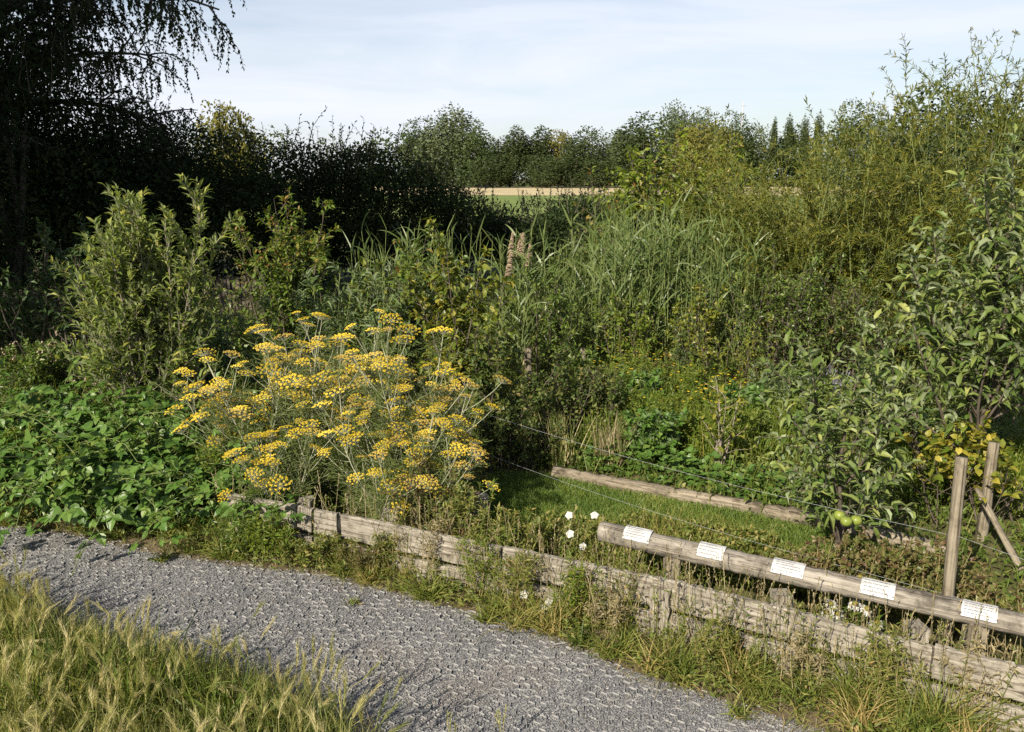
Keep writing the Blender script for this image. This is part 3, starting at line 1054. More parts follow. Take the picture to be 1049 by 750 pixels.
LM['twig'] = leafmat('dry_grey_twig', [(0.10, 0.10, 0.12), (0.20, 0.20, 0.24)], 0.0, 0.8, 0.2)
LM['far1'] = leafmat('far_mid_leaf', [(0.035, 0.060, 0.020), (0.055, 0.083, 0.026), (0.085, 0.108, 0.036)], 0.25, 0.55, 0.2)
LM['far2'] = leafmat('far_dark_leaf', [(0.034, 0.053, 0.018), (0.052, 0.073, 0.024), (0.076, 0.094, 0.032)], 0.2, 0.55, 0.2)
LM['far3'] = leafmat('far_pale_leaf', [(0.06, 0.085, 0.04), (0.09, 0.115, 0.055), (0.13, 0.15, 0.075)], 0.25, 0.55, 0.2)
LM['far4'] = leafmat('far_yellow_leaf', [(0.10, 0.105, 0.02), (0.155, 0.145, 0.028), (0.21, 0.18, 0.04)], 0.25, 0.55, 0.2)

# ------------------------------------------------------------------ distant trees
ROUND = tree_mesh(16, (4.8, 4.8, 7.2), 7.6, (LM['far1'], M['bark']), 46, 8000, 0.5)
DARK = tree_mesh(16, (4.7, 4.7, 7.4), 7.6, (LM['far2'], M['bark']), 46, 8000, 0.5)
PALE = tree_mesh(16, (5.0, 5.0, 7.2), 7.5, (LM['far3'], M['bark']), 42, 7500, 0.5)
YELL = tree_mesh(12, (5.4, 5.4, 5.2), 5.7, (LM['far4'], M['bark']), 36, 6500, 0.48)
SPIKE = tree_mesh(16, (3.0, 3.0, 7.2), 8.6, (LM['far2'], M['bark']), 30, 5500, 0.5)
POPL = tree_mesh(18, (1.6, 1.6, 8.2), 9.6, (LM['far2'], M['bark']), 30, 3600, 0.5, crad=(0.3, 0.5), shell=(0.2, 0.85))


def far(px, top, wpx, y, meshes, hh, ww, label, name='broadleaf_tree', group='trees beyond the stubble field', rz=None):
    g = GX(px, y, 2.0)
    h_ = D(px, top, y)[2]
    fw = y * cp
    s_xy = (wpx / FPX * fw) / ww
    return place_tree(name, label, meshes, (g[0], y, 0), (s_xy, s_xy, h_ / hh), rng.uniform(0, 6.28) if rz is None else rz, group)


hR, hD, hP, hY, hS, hL = 14.4 + .6, 15.2, 14.7, 11.2, 16.2, 18.2
wR, wD, wP, wY, wS, wL = 9.6, 9.4, 10.0, 10.8, 6.2, 3.4
far(462, 116, 70, 220, PALE, hP, wP, 'pale grey green rounded tree left of the stubble field, tallest there')
far(486, 133, 48, 214, ROUND, hR, wR, 'mid green tree in the gap right of the pale grey green tree')
far(522, 126, 34, 216, SPIKE, hS, wS, 'dark spiky topped tree, left one of a close pair over the stubble')
far(546, 126, 36, 218, SPIKE, hS, wS, 'dark spiky topped tree, right one of a close pair over the stubble')
far(572, 136, 46, 222, YELL, hY, wY, 'olive yellow tree between the dark spiky pair and a dark round tree')
far(604, 129, 52, 214, DARK, hD, wD, 'dark green round tree standing over the right end of the visible stubble')
far(634, 140, 50, 226, ROUND, hR, wR, 'low mid green tree left of the big dark domed tree')
far(662, 115, 74, 190, DARK, hD, wD, 'big dark domed tree behind the sunlit bush')
far(692, 112, 44, 200, PALE, hP, wP, 'pale tree top just right of the big dark dome')
far(718, 127, 66, 110, YELL, hY, wY, 'round golden olive tree with a dark foot behind the willow')
far(716, 119, 50, 235, PALE, hP, wP, 'grey green far tree showing above the golden olive tree')
far(748, 122, 46, 236, ROUND, hR, wR, 'mid green far tree between the golden tree and the poplars')
far(772, 126, 40, 238, DARK, hD, wD, 'dark far tree left of the row of poplars')
for px, tp, lab in ((790, 118, 'narrow poplar, first of four from the left'), (805, 115, 'narrow poplar, second of four from the left'), (821, 116, 'narrow poplar, third of four from the left'), (835, 112, 'narrow poplar, last of four from the left, beside a broad tree')):
    far(px, tp, 9, 245, POPL, hL, wL, lab, 'poplar_tree', 'row of far poplars')
far(812, 134, 60, 250, ROUND, hR, wR, 'low broad tree behind the feet of the poplars')
far(872, 112, 58, 170, ROUND, hR, wR, 'broad mid green tree right of the poplars')
far(910, 117, 40, 180, DARK, hD, wD, 'dark tree between the broad mid green tree and the tall near tree at right')
far(430, 128, 50, 224, ROUND, hR, wR, 'mid green far tree half hidden behind the shaded shrubs, left of the pale tree')
for i, px in enumerate((560, 590, 618, 505)):
    far(px, 158, 46, 208 + i, DARK, hD, wD, 'low dark tree in the shade at the edge of the stubble field', 'broadleaf_tree', 'low dark trees along the stubble')
far(235, 110, 70, 62, YELL, hY, wY, 'sunlit yellow tree crown rising behind the shaded dark shrubs')
# a far wood that reads as one mass
wood = Buf()
for i in range(60):
    c = np.array([-330 + i * 12.5 + rng.normal(0, 4), 262 + rng.normal(0, 6), rng.uniform(5.5, 7.5)])
    cb, _ = clump_crown(c, (10, 7, rng.uniform(8, 10)), 10, 900, 1.1)
    wood.add(cb.v[0], cb.f[0], cb.a[0])
    cb, _ = clump_crown(c * np.array([1, 1, 0]) + np.array([0, -6, 2.2]), (9, 4, 3.2), 10, 700, 1.0)
    wood.add(cb.v[0], cb.f[0], cb.a[0])
tag(wood.build('far_woods', LM['far2']), kind='stuff')
# mast
mb = Buf()
g = GX(757, 246, 2)
zt = D(757, 104, 246)[2]
tubes(mb, np.array([[(0, 0, -0.2), (0, 0, zt * .5), (0, 0, zt)]]), 0.30, 0.12, 8, cap=True)
for zz in (0.6, 0.8, 0.95):
    tubes(mb, np.array([[(-0.7, 0, zt * zz), (0, 0, zt * zz), (0.7, 0, zt * zz)]]), 0.06, 0.06, 5, cap=True)
o = mb.build('radio_mast', M['far_wall'], None, True)
o.location = (g[0], 246, 0)
tag(o, 'thin grey mast standing far off above the trees beside the golden tree', 'mast')

# ------------------------------------------------------------------ shaded trees at the left
# hanging birch: a trunk, arching limbs, curtains of twigs
def hanging_tree(name, label, base, h_, limbs, nt_, leafs, mats, group=None, tr=0.2, dens=9, leafL=0.055, tw=(0.8, 2.4)):
    o = thing(name, label, 'tree', base, group)
    tb = Buf()
    S = grow(np.zeros((1, 3)), np.array([[0.05, 0.0, 1]]), h_, 12, 0, 0.12)
    tubes(tb, S, tr, tr * 0.3, 9)
    k = len(limbs)
    lp, _ = at(S, np.zeros(k, int), np.array([l[0] for l in limbs]))
    P1 = grow(lp, np.array([l[1] for l in limbs]), np.array([l[2] for l in limbs]), 10, np.array([l[3] for l in limbs]), 0.16)
    tubes(tb, P1, tr * 0.42, tr * 0.08, 6)
    p, d, t, i = spawn(P1, nt_, 0.2, 1.0, 55, 16)
    P2 = grow(p, d + np.array([[0, 0, 0.25]]), rng.uniform(0.6, 1.7, len(p)) * (1.15 - 0.5 * t), 6, -0.5, 0.25)
    tubes(tb, P2, tr * 0.10, tr * 0.035, 4)
    p, d, t, i = spawn(P2, 10, 0.1, 1.0, 70, 20)
    P3 = grow(p, d * 0.6 + np.array([[0, 0, -0.2]]), rng.uniform(tw[0], tw[1], len(p)) * 0.55, 7, -2.6, 0.22)
    tubes(tb, P3, 0.006, 0.003, 3)
    fo = Buf()
    p, d, t, i = spawn(P3, dens, 0.05, 1.02, 48, 18)
    d[:, 2] -= 0.45
    f = rng.uniform(0.7, 1.25, len(p))
    leaves(fo, T4, p, d, leafL * f, leafL * 0.62 * f, rng.normal(0.45, 0.2, len(p)), 0, 0.7)
    tb.build('trunk', mats[1], o, True)
    fo.build('crown', mats[0], o)
    return o


bx = np.array([-9.6, 15.5, 0])
limbs = [(0.50, (0.7, -0.2, 0.55), 4.6, -0.9), (0.62, (0.85, 0.0, 0.5), 5.4, -0.8), (0.72, (0.55, 0.3, 0.6), 4.0, -1.0), (0.42, (0.5, 0.5, 0.4), 3.6, -0.8), (0.55, (-0.4, 0.5, 0.5), 3.5, -0.8),
         (0.68, (0.1, -0.7, 0.6), 3.2, -1.0), (0.80, (0.6, -0.1, 0.75), 4.2, -1.1), (0.85, (-0.4, -0.2, 0.8), 3.0, -0.9), (0.92, (0.3, 0.5, 0.9), 3.0, -1.0), (0.36, (0.75, 0.1, 0.3), 3.4, -0.8), (0.30, (0.3, -0.5, 0.3), 2.6, -0.7),
         (0.565, (0.97, -0.05, 0.27), 4.5, -0.7), (0.34, (0.75, -0.1, 0.75), 3.0, -0.5), (0.45, (0.6, -0.3, 0.5), 2.6, -0.9), (0.40, (0.2, -0.6, 0.6), 2.4, -0.8), (0.52, (0.3, -0.5, 0.7), 2.6, -0.9)]
hanging_tree('birch_tree', 'tall dark tree with hanging twigs whose arching bough reaches over the sky', bx, 9.0, limbs, 16, 0, (LM['birch'], M['bark']), None, 0.20, 16, 0.07, (0.5, 1.4))


def big_shrub_tree(label, base, rad, cz, nclump, nleaf, leaf, m_, h_, name='dark_tree', tips=40, group='shaded trees along the left', cat='tree', tipl=(0.5, 1.1), tm=None):
    """crown of clumps with leafy shoots sticking out at the top"""
    base = np.asarray(base, float)
    o = thing(name, label, cat, base, group)
    b, cl = clump_crown((0, 0, cz), rad, nclump, nleaf, leaf, (0.4, 0.95), (0.25, 0.42), 0.5)
    st_n = 5
    S = grow(disc(st_n, 0.3, 0.3), cone_dirs(st_n, 2, 24), h_ * 0.75, 8, 0.2, 0.15)
    for j in range(st_n):
        tb = Buf()
        tubes(tb, S[j:j + 1], 0.10, 0.03, 6)
        tb.build('stem', M['bark'], o, True)
    if tips:
        # shoots
        a = rng.uniform(0, 6.28, tips)
        rr_ = np.sqrt(rng.uniform(0, 1, tips)) * 0.85
        p = np.stack([rad[0] * rr_ * np.cos(a), rad[1] * rr_ * np.sin(a), cz + rad[2] * np.sqrt(1 - rr_ ** 2) * 0.85], 1)
        P = grow(p, cone_dirs(tips, 0, 32), rng.uniform(*tipl, tips), 7, 0.1, 0.25)
        tubes(b, P, 0.009, 0.003, 3, 0.5, 1)
        q, d, t, i = spawn(P, 16, 0.05, 1.0, 50, 15)
        f = rng.uniform(0.6, 1.2, len(q))
        leaves(b, T4, q, d, leaf * 1.1 * f, leaf * 0.38 * f, rng.normal(0.5, 0.2, len(q)), 0, 0.5)
    b.build('crown', [m_, M['bark']], o)
    return o


def at_px(px, y):
    g = GX(px, y, 1.5)
    return np.array([g[0], y, 0])


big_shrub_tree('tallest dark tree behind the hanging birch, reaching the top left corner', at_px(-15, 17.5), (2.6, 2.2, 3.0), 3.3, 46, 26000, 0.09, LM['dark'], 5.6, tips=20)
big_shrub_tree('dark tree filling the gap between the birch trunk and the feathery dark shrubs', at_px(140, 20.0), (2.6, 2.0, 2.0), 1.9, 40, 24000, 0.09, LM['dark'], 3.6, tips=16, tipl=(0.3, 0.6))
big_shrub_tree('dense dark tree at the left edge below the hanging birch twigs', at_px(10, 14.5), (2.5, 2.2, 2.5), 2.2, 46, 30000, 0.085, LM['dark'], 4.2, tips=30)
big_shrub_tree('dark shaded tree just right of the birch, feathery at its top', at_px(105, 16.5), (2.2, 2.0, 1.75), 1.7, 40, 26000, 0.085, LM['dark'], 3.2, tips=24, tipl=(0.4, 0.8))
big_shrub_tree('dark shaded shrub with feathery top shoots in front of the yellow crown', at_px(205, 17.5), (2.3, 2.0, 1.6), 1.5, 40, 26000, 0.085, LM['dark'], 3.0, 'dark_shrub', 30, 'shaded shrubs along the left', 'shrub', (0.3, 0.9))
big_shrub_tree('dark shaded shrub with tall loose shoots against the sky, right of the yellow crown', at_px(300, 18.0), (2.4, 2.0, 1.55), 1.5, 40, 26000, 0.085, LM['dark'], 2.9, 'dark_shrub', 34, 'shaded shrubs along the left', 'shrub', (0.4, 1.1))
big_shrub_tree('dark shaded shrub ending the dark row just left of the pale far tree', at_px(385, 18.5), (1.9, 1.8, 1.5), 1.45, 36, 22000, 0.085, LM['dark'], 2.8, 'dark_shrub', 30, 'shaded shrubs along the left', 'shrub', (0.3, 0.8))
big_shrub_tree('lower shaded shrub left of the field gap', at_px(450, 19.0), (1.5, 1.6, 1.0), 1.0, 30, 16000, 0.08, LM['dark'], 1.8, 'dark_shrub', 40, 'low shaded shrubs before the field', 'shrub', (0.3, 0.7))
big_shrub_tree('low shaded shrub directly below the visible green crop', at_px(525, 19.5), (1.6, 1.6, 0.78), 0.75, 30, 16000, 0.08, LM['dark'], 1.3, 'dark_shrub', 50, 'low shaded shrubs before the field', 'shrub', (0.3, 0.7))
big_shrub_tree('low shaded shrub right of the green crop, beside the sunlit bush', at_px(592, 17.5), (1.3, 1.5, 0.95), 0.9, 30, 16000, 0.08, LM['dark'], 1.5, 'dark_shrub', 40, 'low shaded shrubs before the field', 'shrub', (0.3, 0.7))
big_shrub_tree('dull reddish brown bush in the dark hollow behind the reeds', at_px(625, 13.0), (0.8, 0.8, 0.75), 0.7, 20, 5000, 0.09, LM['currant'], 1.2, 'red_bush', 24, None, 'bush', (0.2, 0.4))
# trees off to the left whose shade falls across the row above
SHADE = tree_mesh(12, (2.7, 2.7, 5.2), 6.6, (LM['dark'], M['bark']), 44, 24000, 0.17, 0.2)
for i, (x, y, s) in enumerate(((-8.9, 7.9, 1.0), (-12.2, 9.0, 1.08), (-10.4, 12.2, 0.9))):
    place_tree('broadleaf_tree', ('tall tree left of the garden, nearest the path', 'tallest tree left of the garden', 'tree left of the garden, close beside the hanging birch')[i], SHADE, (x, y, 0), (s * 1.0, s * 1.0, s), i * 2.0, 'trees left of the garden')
# tall tree behind the willow at right
big_shrub_tree('tall dark green tree rising behind the feathery willow at the right edge', at_px(1000, 24), (2.8, 2.8, 2.5), 2.1, 40, 16000, 0.17, LM['far2'], 4.5, 'broadleaf_tree', 12, None, 'tree', (0.2, 0.5))
# ------------------------------------------------------------------ middle ground plants
def zt_of(px, py, y):
    return D(px, py, y)[2]


# elder at the left
shrub('elder_bush', 'loose green elder bush catching some sun before the dark trees at left', 'bush', GX(62, 9.6), 1.75, (0, 26), 12, 8, 2, 0.4, (0.10, 0.045), 8, T5, (LM['elder'], M['bark']), (0.35, 0.3), 0.016)
# big osier-like fruit shrub
yel = lambda p, v: v * 0.75 + 0.30 * (rng.uniform(0, 1, len(p)) < 0.10) + 0.12 * (p[:, 2] - 1.0)
shrub('fruit_shrub', 'big upright shrub of silvery green narrow leaves behind the brambles at left', 'shrub', GX(150, 6.7), 2.1, (0, 13), 30, 12, 2, 0.36, (0.095, 0.031), 13, T8, (LM['osier'], M['pale_bark']), (0.26, 0.22), 0.010, 0.5, a2=34, a3=34, varfun=yel, lang=40, droop=0.1)
# pear bush with reddish tips
red = lambda p, v: np.where(p[:, 2] > 1.25, v * 0.7 + 0.45 * rng.uniform(0, 1, len(p)) ** 1.5, v * 0.7)
shrub('pear_bush', 'upright green pear bush with reddish shoot tips behind the fennel', 'bush', GX(303, 9.3), 2.05, (0, 15), 20, 10, 2, 0.33, (0.085, 0.038), 10, T8, (LM['pear'], M['bark']), (0.28, 0.25), 0.013, 0.35, varfun=red)
shrub('pear_bush', 'small bush with rust coloured leaves in front of the split paling', 'bush', GX(250, 9.6), 1.45, (0, 22), 9, 7, 0, 0.4, (0.08, 0.036), 8, T5, (LM['currant'], M['bark']), (0.2, 0.2), 0.012, top_var=0.6)
# long grey green leaved stems between pear bush and reeds
for px, y, h_, lab in ((228, 7.4, 1.05, 'grey green stems with long leaves just left of the fennel top'), (345, 7.9, 1.55, 'grey green long leaved stems directly right of the pear bush'),
                       (385, 7.7, 1.5, 'grey green long leaved stems rising behind the middle of the fennel'), (428, 8.4, 1.55, 'grey green long leaved stems just left of the yellowing sapling')):
    shrub('tall_perennial', lab, 'plant', GX(px, y), h_, (0, 15), 17, 3, 0, 0.28, (0.13, 0.032), 15, T8, (LM['buddleia'], M['stem_green']), (0.26, 0.2), 0.008, 0.3, lang=50, droop=-0.25, leaf_t0=0.1, group=None)
# yellowing sapling
shrub('young_fruit_tree', 'slim young tree with yellowing leaves between fennel and plumed reeds', 'tree', GX(474, 7.3), 1.95, (0, 10), 11, 13, 1, 0.22, (0.085, 0.044), 10, T8, (LM['sapling'], M['bark']), (0.16, 0.14), 0.013, 0.25, droop=-0.3, varfun=lambda p, v: v * 0.8 + 0.4 * (rng.uniform(0, 1, len(p)) < 0.22))
shrub('young_fruit_tree', 'low dark leafy tree at the shaded foot of the yellowing sapling', 'tree', GX(497, 6.7), 1.05, (0, 22), 9, 9, 1, 0.36, (0.075, 0.038), 9, T8, (LM['currant'], M['bark']), (0.2, 0.16), 0.011, 0.2, droop=-0.2)


# ---- reeds
def reed_meshes(n, h_, rx, ry, plumes=0):
    sb, fb, pb_ = Buf(), Buf(), Buf()
    b0 = disc(n, rx, ry)
    P = grow(b0, cone_dirs(n, 0, 7), h_ * rng.uniform(0.72, 1.05, n), 9, 0.05, 0.06)
    tubes(sb, P, 0.0055, 0.003, 4)
    p, d, t, i = spawn(P, 13, 0.08, 1.0, 32, 9)
    ln = rng.uniform(0.24, 0.46, len(p)) * (1.1 - 0.35 * t)
    Q = grow(p, d, ln, 6, rng.uniform(-1.6, 0.1, len(p)), 0.12)
    var = rng.normal(0.38, 0.16, len(p)) + 0.35 * (t < 0.25) * rng.uniform(0, 1, len(p))
    ribbons(fb, Q, rng.uniform(0.014, 0.024, len(p)), var)
    pms = []
    for k in range(plumes):
        pb_ = Buf()
        a = P[k, -1]
        m = 120
        tt = rng.uniform(0, 1, m)
        q = a + np.stack([0.06 * tt, 0.0 * tt, 0.27 * tt], 1)
        az = rng.uniform(-1.2, 1.2, m)
        dd = np.stack([np.cos(az) * 0.7 + 0.25, np.sin(az) * 0.5, np.full(m, 0.8)], 1)
        Q = grow(q, dd, rng.uniform(0.06, 0.13, m) * (1.1 - 0.8 * tt), 5, -1.7, 0.25)
        ribbons(pb_, Q, 0.005, rng.uniform(0, 1, m))
        pms.append(pb_.mesh('plume', LM['plume']))
        tubes(sb, np.array([[a, a + np.array([0.025, 0, 0.1]), a + np.array([0.06, 0, 0.27])]]), 0.002, 0.001, 3)
    ms = [sb.mesh('stem', M['stem_green'], True), fb.mesh('foliage', LM['reed'])]
    return ms + pms


def reed_thing(label, ms, loc, s=1.0, rz=0.0, group='clumps of tall reeds'):
    o = thing('reed_clump', label, 'reeds', loc, group)
    o.rotation_euler = (0, 0, rz)
    o.scale = (s, s, s)
    for nm, me in zip(('stem', 'foliage') + ('plume',) * 9, ms):
        c = bpy.data.objects.new(nm, me)
        COL.objects.link(c)
        c.parent = o
    return o


RA = reed_meshes(38, 1.72, 0.45, 0.5)
RB = reed_meshes(38, 1.72, 0.45, 0.5)
RP = reed_meshes(34, 1.62, 0.36, 0.4, 5)
for px, y, s, ms, rz, lab in (
        (400, 9.6, 0.93, RA, 0.4, 'reed clump showing behind the long leaved stems, left of the plumes'), (448, 9.5, 0.95, RB, 2.0, 'reed clump right behind the yellowing sapling'),
        (528, 9.3, 1.0, RP, 0.0, 'reed clump bearing the brown feathery plumes'), (585, 9.7, 0.86, RA, 3.1, 'shorter reed clump right of the plumes, above the leaning stake'),
        (628, 9.5, 1.02, RB, 4.4, 'reed clump at the left end of the dense reed bed'), (668, 9.6, 1.06, RA, 1.3, 'tallest reed clump, in front of the sunlit bush'),
        (706, 9.5, 1.0, RB, 5.2, 'reed clump right of the tallest one, at the feet of the willow'), (742, 9.3, 0.92, RA, 2.5, 'reed clump leaning into the left side of the willow'),
        (645, 10.4, 1.06, RB, 0.9, 'rear reed clump between the brown bush and the sunlit bush'), (695, 10.4, 1.08, RA, 3.9, 'rear reed clump below the golden leaves of the sunlit bush')):
    reed_thing(lab, ms, GX(px, y), s, rz)
# sunlit bush behind the reeds
shrub('tall_bush', 'sunlit yellow green bush rising behind the tallest reeds, before the far trees', 'bush', GX(686, 12.0), 2.8, (0, 22), 36, 10, 2, 0.35, (0.12, 0.062), 8, T5, (LM['gold'], M['bark']), (0.6, 0.5), 0.018, 0.25)
shrub('tall_bush', 'lower sunlit bush with rust coloured leaves, left foot of the golden bush', 'bush', GX(645, 12.0), 2.45, (0, 20), 20, 9, 1, 0.35, (0.11, 0.05), 7, T5, (LM['pear'], M['bark']), (0.35, 0.3), 0.014, 0.25, top_var=0.5)


shrub('tall_bush', 'sunlit bush with pale shoots between the golden bush and the feathery willow', 'bush', GX(738, 11.9), 2.3, (0, 22), 20, 9, 2, 0.35, (0.09, 0.04), 8, T5, (LM['hazel'], M['bark']), (0.45, 0.4), 0.015, 0.25)
shrub('leafy_sapling', 'leafy green sapling standing in the reeds right of the plumes', 'tree', GX(560, 8.9), 1.35, (0, 16), 10, 8, 1, 0.3, (0.075, 0.036), 8, T5, (LM['hazel'], M['bark']), (0.2, 0.15), 0.01, 0.25)
shrub('leafy_sapling', 'leafy green sapling at the foot of the dense reed bed, right of the leaning stake', 'tree', GX(648, 8.9), 1.05, (0, 20), 10, 8, 1, 0.32, (0.07, 0.034), 8, T5, (LM['herb'], M['bark']), (0.2, 0.15), 0.01, 0.25)
shrub('leafy_sapling', 'leafy sapling with yellow tips left of the feathery willow foot', 'tree', GX(715, 8.8), 1.2, (0, 18), 10, 8, 1, 0.3, (0.07, 0.036), 8, T5, (LM['sapling'], M['bark']), (0.22, 0.15), 0.01, 0.25)
shrub('leafy_sapling', 'tall leafy sapling with light leaves behind the fennel, left of the yellowing one', 'tree', GX(412, 7.9), 1.75, (0, 14), 13, 9, 1, 0.28, (0.08, 0.036), 9, T8, (LM['pear'], M['bark']), (0.22, 0.15), 0.011, 0.3)
shrub('low_bush', 'low green bush hiding the foot of the split paling fence', 'bush', GX(225, 8.6), 0.95, (0, 30), 18, 8, 1, 0.36, (0.075, 0.034), 8, T5, (LM['hazel'], M['bark']), (0.35, 0.2), 0.009, 0.25)
shrub('low_bush', 'dull low bush before the dim paling fence at the left edge', 'bush', GX(5, 9.9), 1.15, (0, 30), 18, 8, 1, 0.36, (0.08, 0.038), 8, T5, (LM['elder'], M['bark']), (0.4, 0.2), 0.009, 0.25)

# ---- the feathery willow
def willow(label, base, h_, rx, ry, n1, lean_x=0.0, per=40, whips=7):
    base = np.asarray(base, float)
    o = thing('willow_bush', label, 'bush', base, 'feathery willows at the right')
    b0 = disc(n1, rx, ry)
    d1 = cone_dirs(n1, 0, 26)
    d1[:, 0] += lean_x
    S1 = grow(b0, d1, h_ * rng.uniform(0.4, 1.0, n1), 10, 0.0, 0.2)
    wb, fb = Buf(), Buf()
    tubes(wb, S1, 0.011, 0.003, 4)
    p, d, t, i = spawn(S1, 17, 0.06, 1.0, 42, 16)
    S2 = grow(p, d, rng.uniform(0.25, 0.8, len(p)), 7, rng.uniform(-0.9, 0.5, len(p)), 0.3)
    tubes(wb, S2, 0.0035, 0.0015, 3)
    p, d, t, i = spawn(S2, per, 0.02, 1.02, 40, 16)
    f = rng.uniform(0.6, 1.25, len(p))
    var = rng.normal(0.42, 0.2, len(p)) + 0.10 * np.sin(p[:, 0] * 3 + p[:, 2] * 4)
    leaves(fb, T4, p, d + np.array([[0, 0, -0.1]]), 0.075 * f, 0.0145 * f, var, 0, 0.7)
    p, d, t, i = spawn(S1, 40, 0.3, 1.02, 40, 16)
    leaves(fb, T4, p, d, 0.07, 0.014, rng.normal(0.5, 0.2, len(p)), 0, 0.7)
    # long whips with seed tufts at their ends
    if whips:
        q, _, _, _ = spawn(S1[:whips], 1, 0.9, 1.0, 20)
        dw = cone_dirs(whips, 5, 48)
        Wp = grow(q, dw, rng.uniform(0.4, 0.85, whips), 9, -0.25, 0.12)
        tubes(wb, Wp, 0.0045, 0.002, 3)
        p, d, t, i = spawn(Wp, 9, 0.45, 1.02, 50)
        leaves(fb, T4, p, d, 0.045, 0.010, 0.4, 0, 0.7)
        e = np.repeat(Wp[:, -1], 16, 0)
        leaves(fb, T4, e + rng.normal(0, 0.012, e.shape), cone_dirs(len(e), 0, 110), 0.045, 0.012, rng.uniform(0.2, 0.8, len(e)), 0, 0.8)
    wb.build('stem', M['stem_green'], o, True)
    fb.build('foliage', LM['willow'], o)
    return o


willow('feathery yellow green willow bush at right, its left edge beside the reeds', GX(790, 9.9), 2.55, 0.55, 0.5, 44, 0.0)
willow('feathery willow in the middle of the right side, with bare whips over the sky', GX(890, 10.0), 2.95, 0.6, 0.5, 50, 0.0, whips=10)
willow('tallest feathery willow at the right edge, behind the apple tree', GX(985, 9.8), 3.45, 0.6, 0.5, 50, 0.0, whips=12)
willow('feathery willow cut by the right edge of the picture', GX(1075, 9.6), 3.75, 0.55, 0.5, 44, 0.0, whips=5)
willow('willow between the leftmost one and the one with bare whips', GX(842, 10.8), 2.85, 0.5, 0.4, 40, 0.0, whips=3)
willow('low feathery willow in front of the paler gap, near the golden bush', GX(752, 11.3), 2.7, 0.45, 0.4, 34, 0.0, whips=2)
shrub('green_bush', 'green small leaved bush in front of the willow, left of the dry grey twigs', 'bush', GX(808, 8.7), 1.55, (0, 26), 18, 9, 3, 0.42, (0.06, 0.028), 8, T5, (LM['hazel'], M['bark']), (0.4, 0.3), 0.012, 0.2, droop=-0.25)
shrub('green_bush', 'darker small leaved bush behind the dry grey twigs', 'bush', GX(885, 8.5), 1.25, (0, 28), 15, 9, 2, 0.42, (0.06, 0.026), 8, T5, (LM['currant'], M['bark']), (0.35, 0.3), 0.012, 0.2, droop=-0.2)
shrub('green_bush', 'broad green bush behind the yellow leaved vine at the right edge', 'bush', GX(1010, 7.6), 1.25, (0, 30), 18, 9, 2, 0.42, (0.07, 0.032), 8, T5, (LM['hazel'], M['bark']), (0.55, 0.3), 0.012, 0.2)
shrub('yellowing_shrub', 'thin yellow brown shrub in front of the reeds, left of the green bush', 'shrub', GX(752, 8.1), 0.95, (0, 24), 12, 7, 0, 0.4, (0.055, 0.028), 8, T5, (LM['sapling'], M['bark']), (0.3, 0.2), 0.008, 0.2, top_var=0.2)

# dry grey twigs
g = GX(848, 7.9)
o = thing('lavender_plant', 'dry bluish grey twiggy plant in the shade under the green bushes', 'plant', g)
b = Buf()
P = grow(disc(90, 0.14, 0.1), cone_dirs(90, 0, 48), rng.uniform(0.28, 0.5, 90), 6, 0.2, 0.3)
ribbons(b, P, 0.007, rng.uniform(0, 1, 90), profile='flat')
p, d, t, i = spawn(P, 8, 0.4, 1.0, 35)
leaves(b, T4, p, d, 0.03, 0.009, rng.uniform(0, 1, len(p)))
b.build('twigs', LM['twig'], o)


# ---- apple trees
def apple_tree(label, base, h_, trunk, limbs, n2=9, leafL=0.085, per=9, sp=0.55, tr=0.03, group=None, up_=0.15, per1=16):
    base = np.asarray(base, float)
    o = thing('apple_tree', label, 'tree', base, group)
    tb, fb = Buf(), Buf()
    T_ = np.asarray(trunk, float)[None]
    tubes(tb, T_, tr, tr * 0.4, 8)
    k = len(limbs)
    lp, _ = at(T_, np.zeros(k, int), np.array([l[0] for l in limbs]))
    S1 = grow(lp, np.array([l[1] for l in limbs], float), np.array([l[2] for l in limbs]), 10, up_, 0.18)
    tubes(tb, S1, tr * 0.42, tr * 0.12, 5)
    p, d, t, i = spawn(S1, n2, 0.15, 0.95, 46, 12)
    S2 = grow(p, d, rng.uniform(0.18, 0.48, len(p)) * sp / 0.55, 6, 0.5, 0.25)
    tubes(tb, S2, tr * 0.14, tr * 0.07, 4)
    for S, pr, t0 in ((S2, per, 0.05), (S1, per1, 0.25)):
        p, d, t, i = spawn(S, pr, t0, 1.02, 52, 14)
        d[:, 2] += 0.05
        f = rng.uniform(0.65, 1.2, len(p))
        var = rng.normal(0.38, 0.2, len(p)) + 0.25 * (rng.uniform(0, 1, len(p)) < 0.08) + 0.15 * (t > 0.85)
        leaves(fb, T8, p, d, leafL * f, leafL * 0.38 * f, var, 0, 0.42, curl=1.8)
    tb.build('trunk', M['bark'], o, True)
    fb.build('foliage', LM['apple'], o)
    return o


# the big one at the right edge
ab = GX(985, 5.35)
limbs = [(0.25, (-0.55, -0.1, 0.75), 1.15), (0.35, (0.5, 0.1, 0.8), 1.3), (0.5, (-0.35, 0.25, 0.9), 1.25), (0.6, (0.35, -0.2, 0.9), 1.2), (0.75, (-0.15, -0.1, 1.0), 1.1), (0.9, (0.1, 0.1, 1.0), 1.0),
         (0.45, (0.8, -0.1, 0.5), 1.0), (0.3, (-0.75, 0.2, 0.45), 0.85), (0.85, (0.45, 0.0, 0.9), 1.05), (0.4, (0.15, -0.4, 0.8), 1.1), (0.65, (-0.5, -0.25, 0.75), 0.8), (0.55, (0.9, 0.15, 0.7), 1.2)]
for _ in range(12):
    a_ = rng.uniform(0, 6.28)
    limbs.append((rng.uniform(0.25, 1.0), (math.cos(a_) * 0.55, math.sin(a_) * 0.45, 0.85), rng.uniform(0.8, 1.3)))
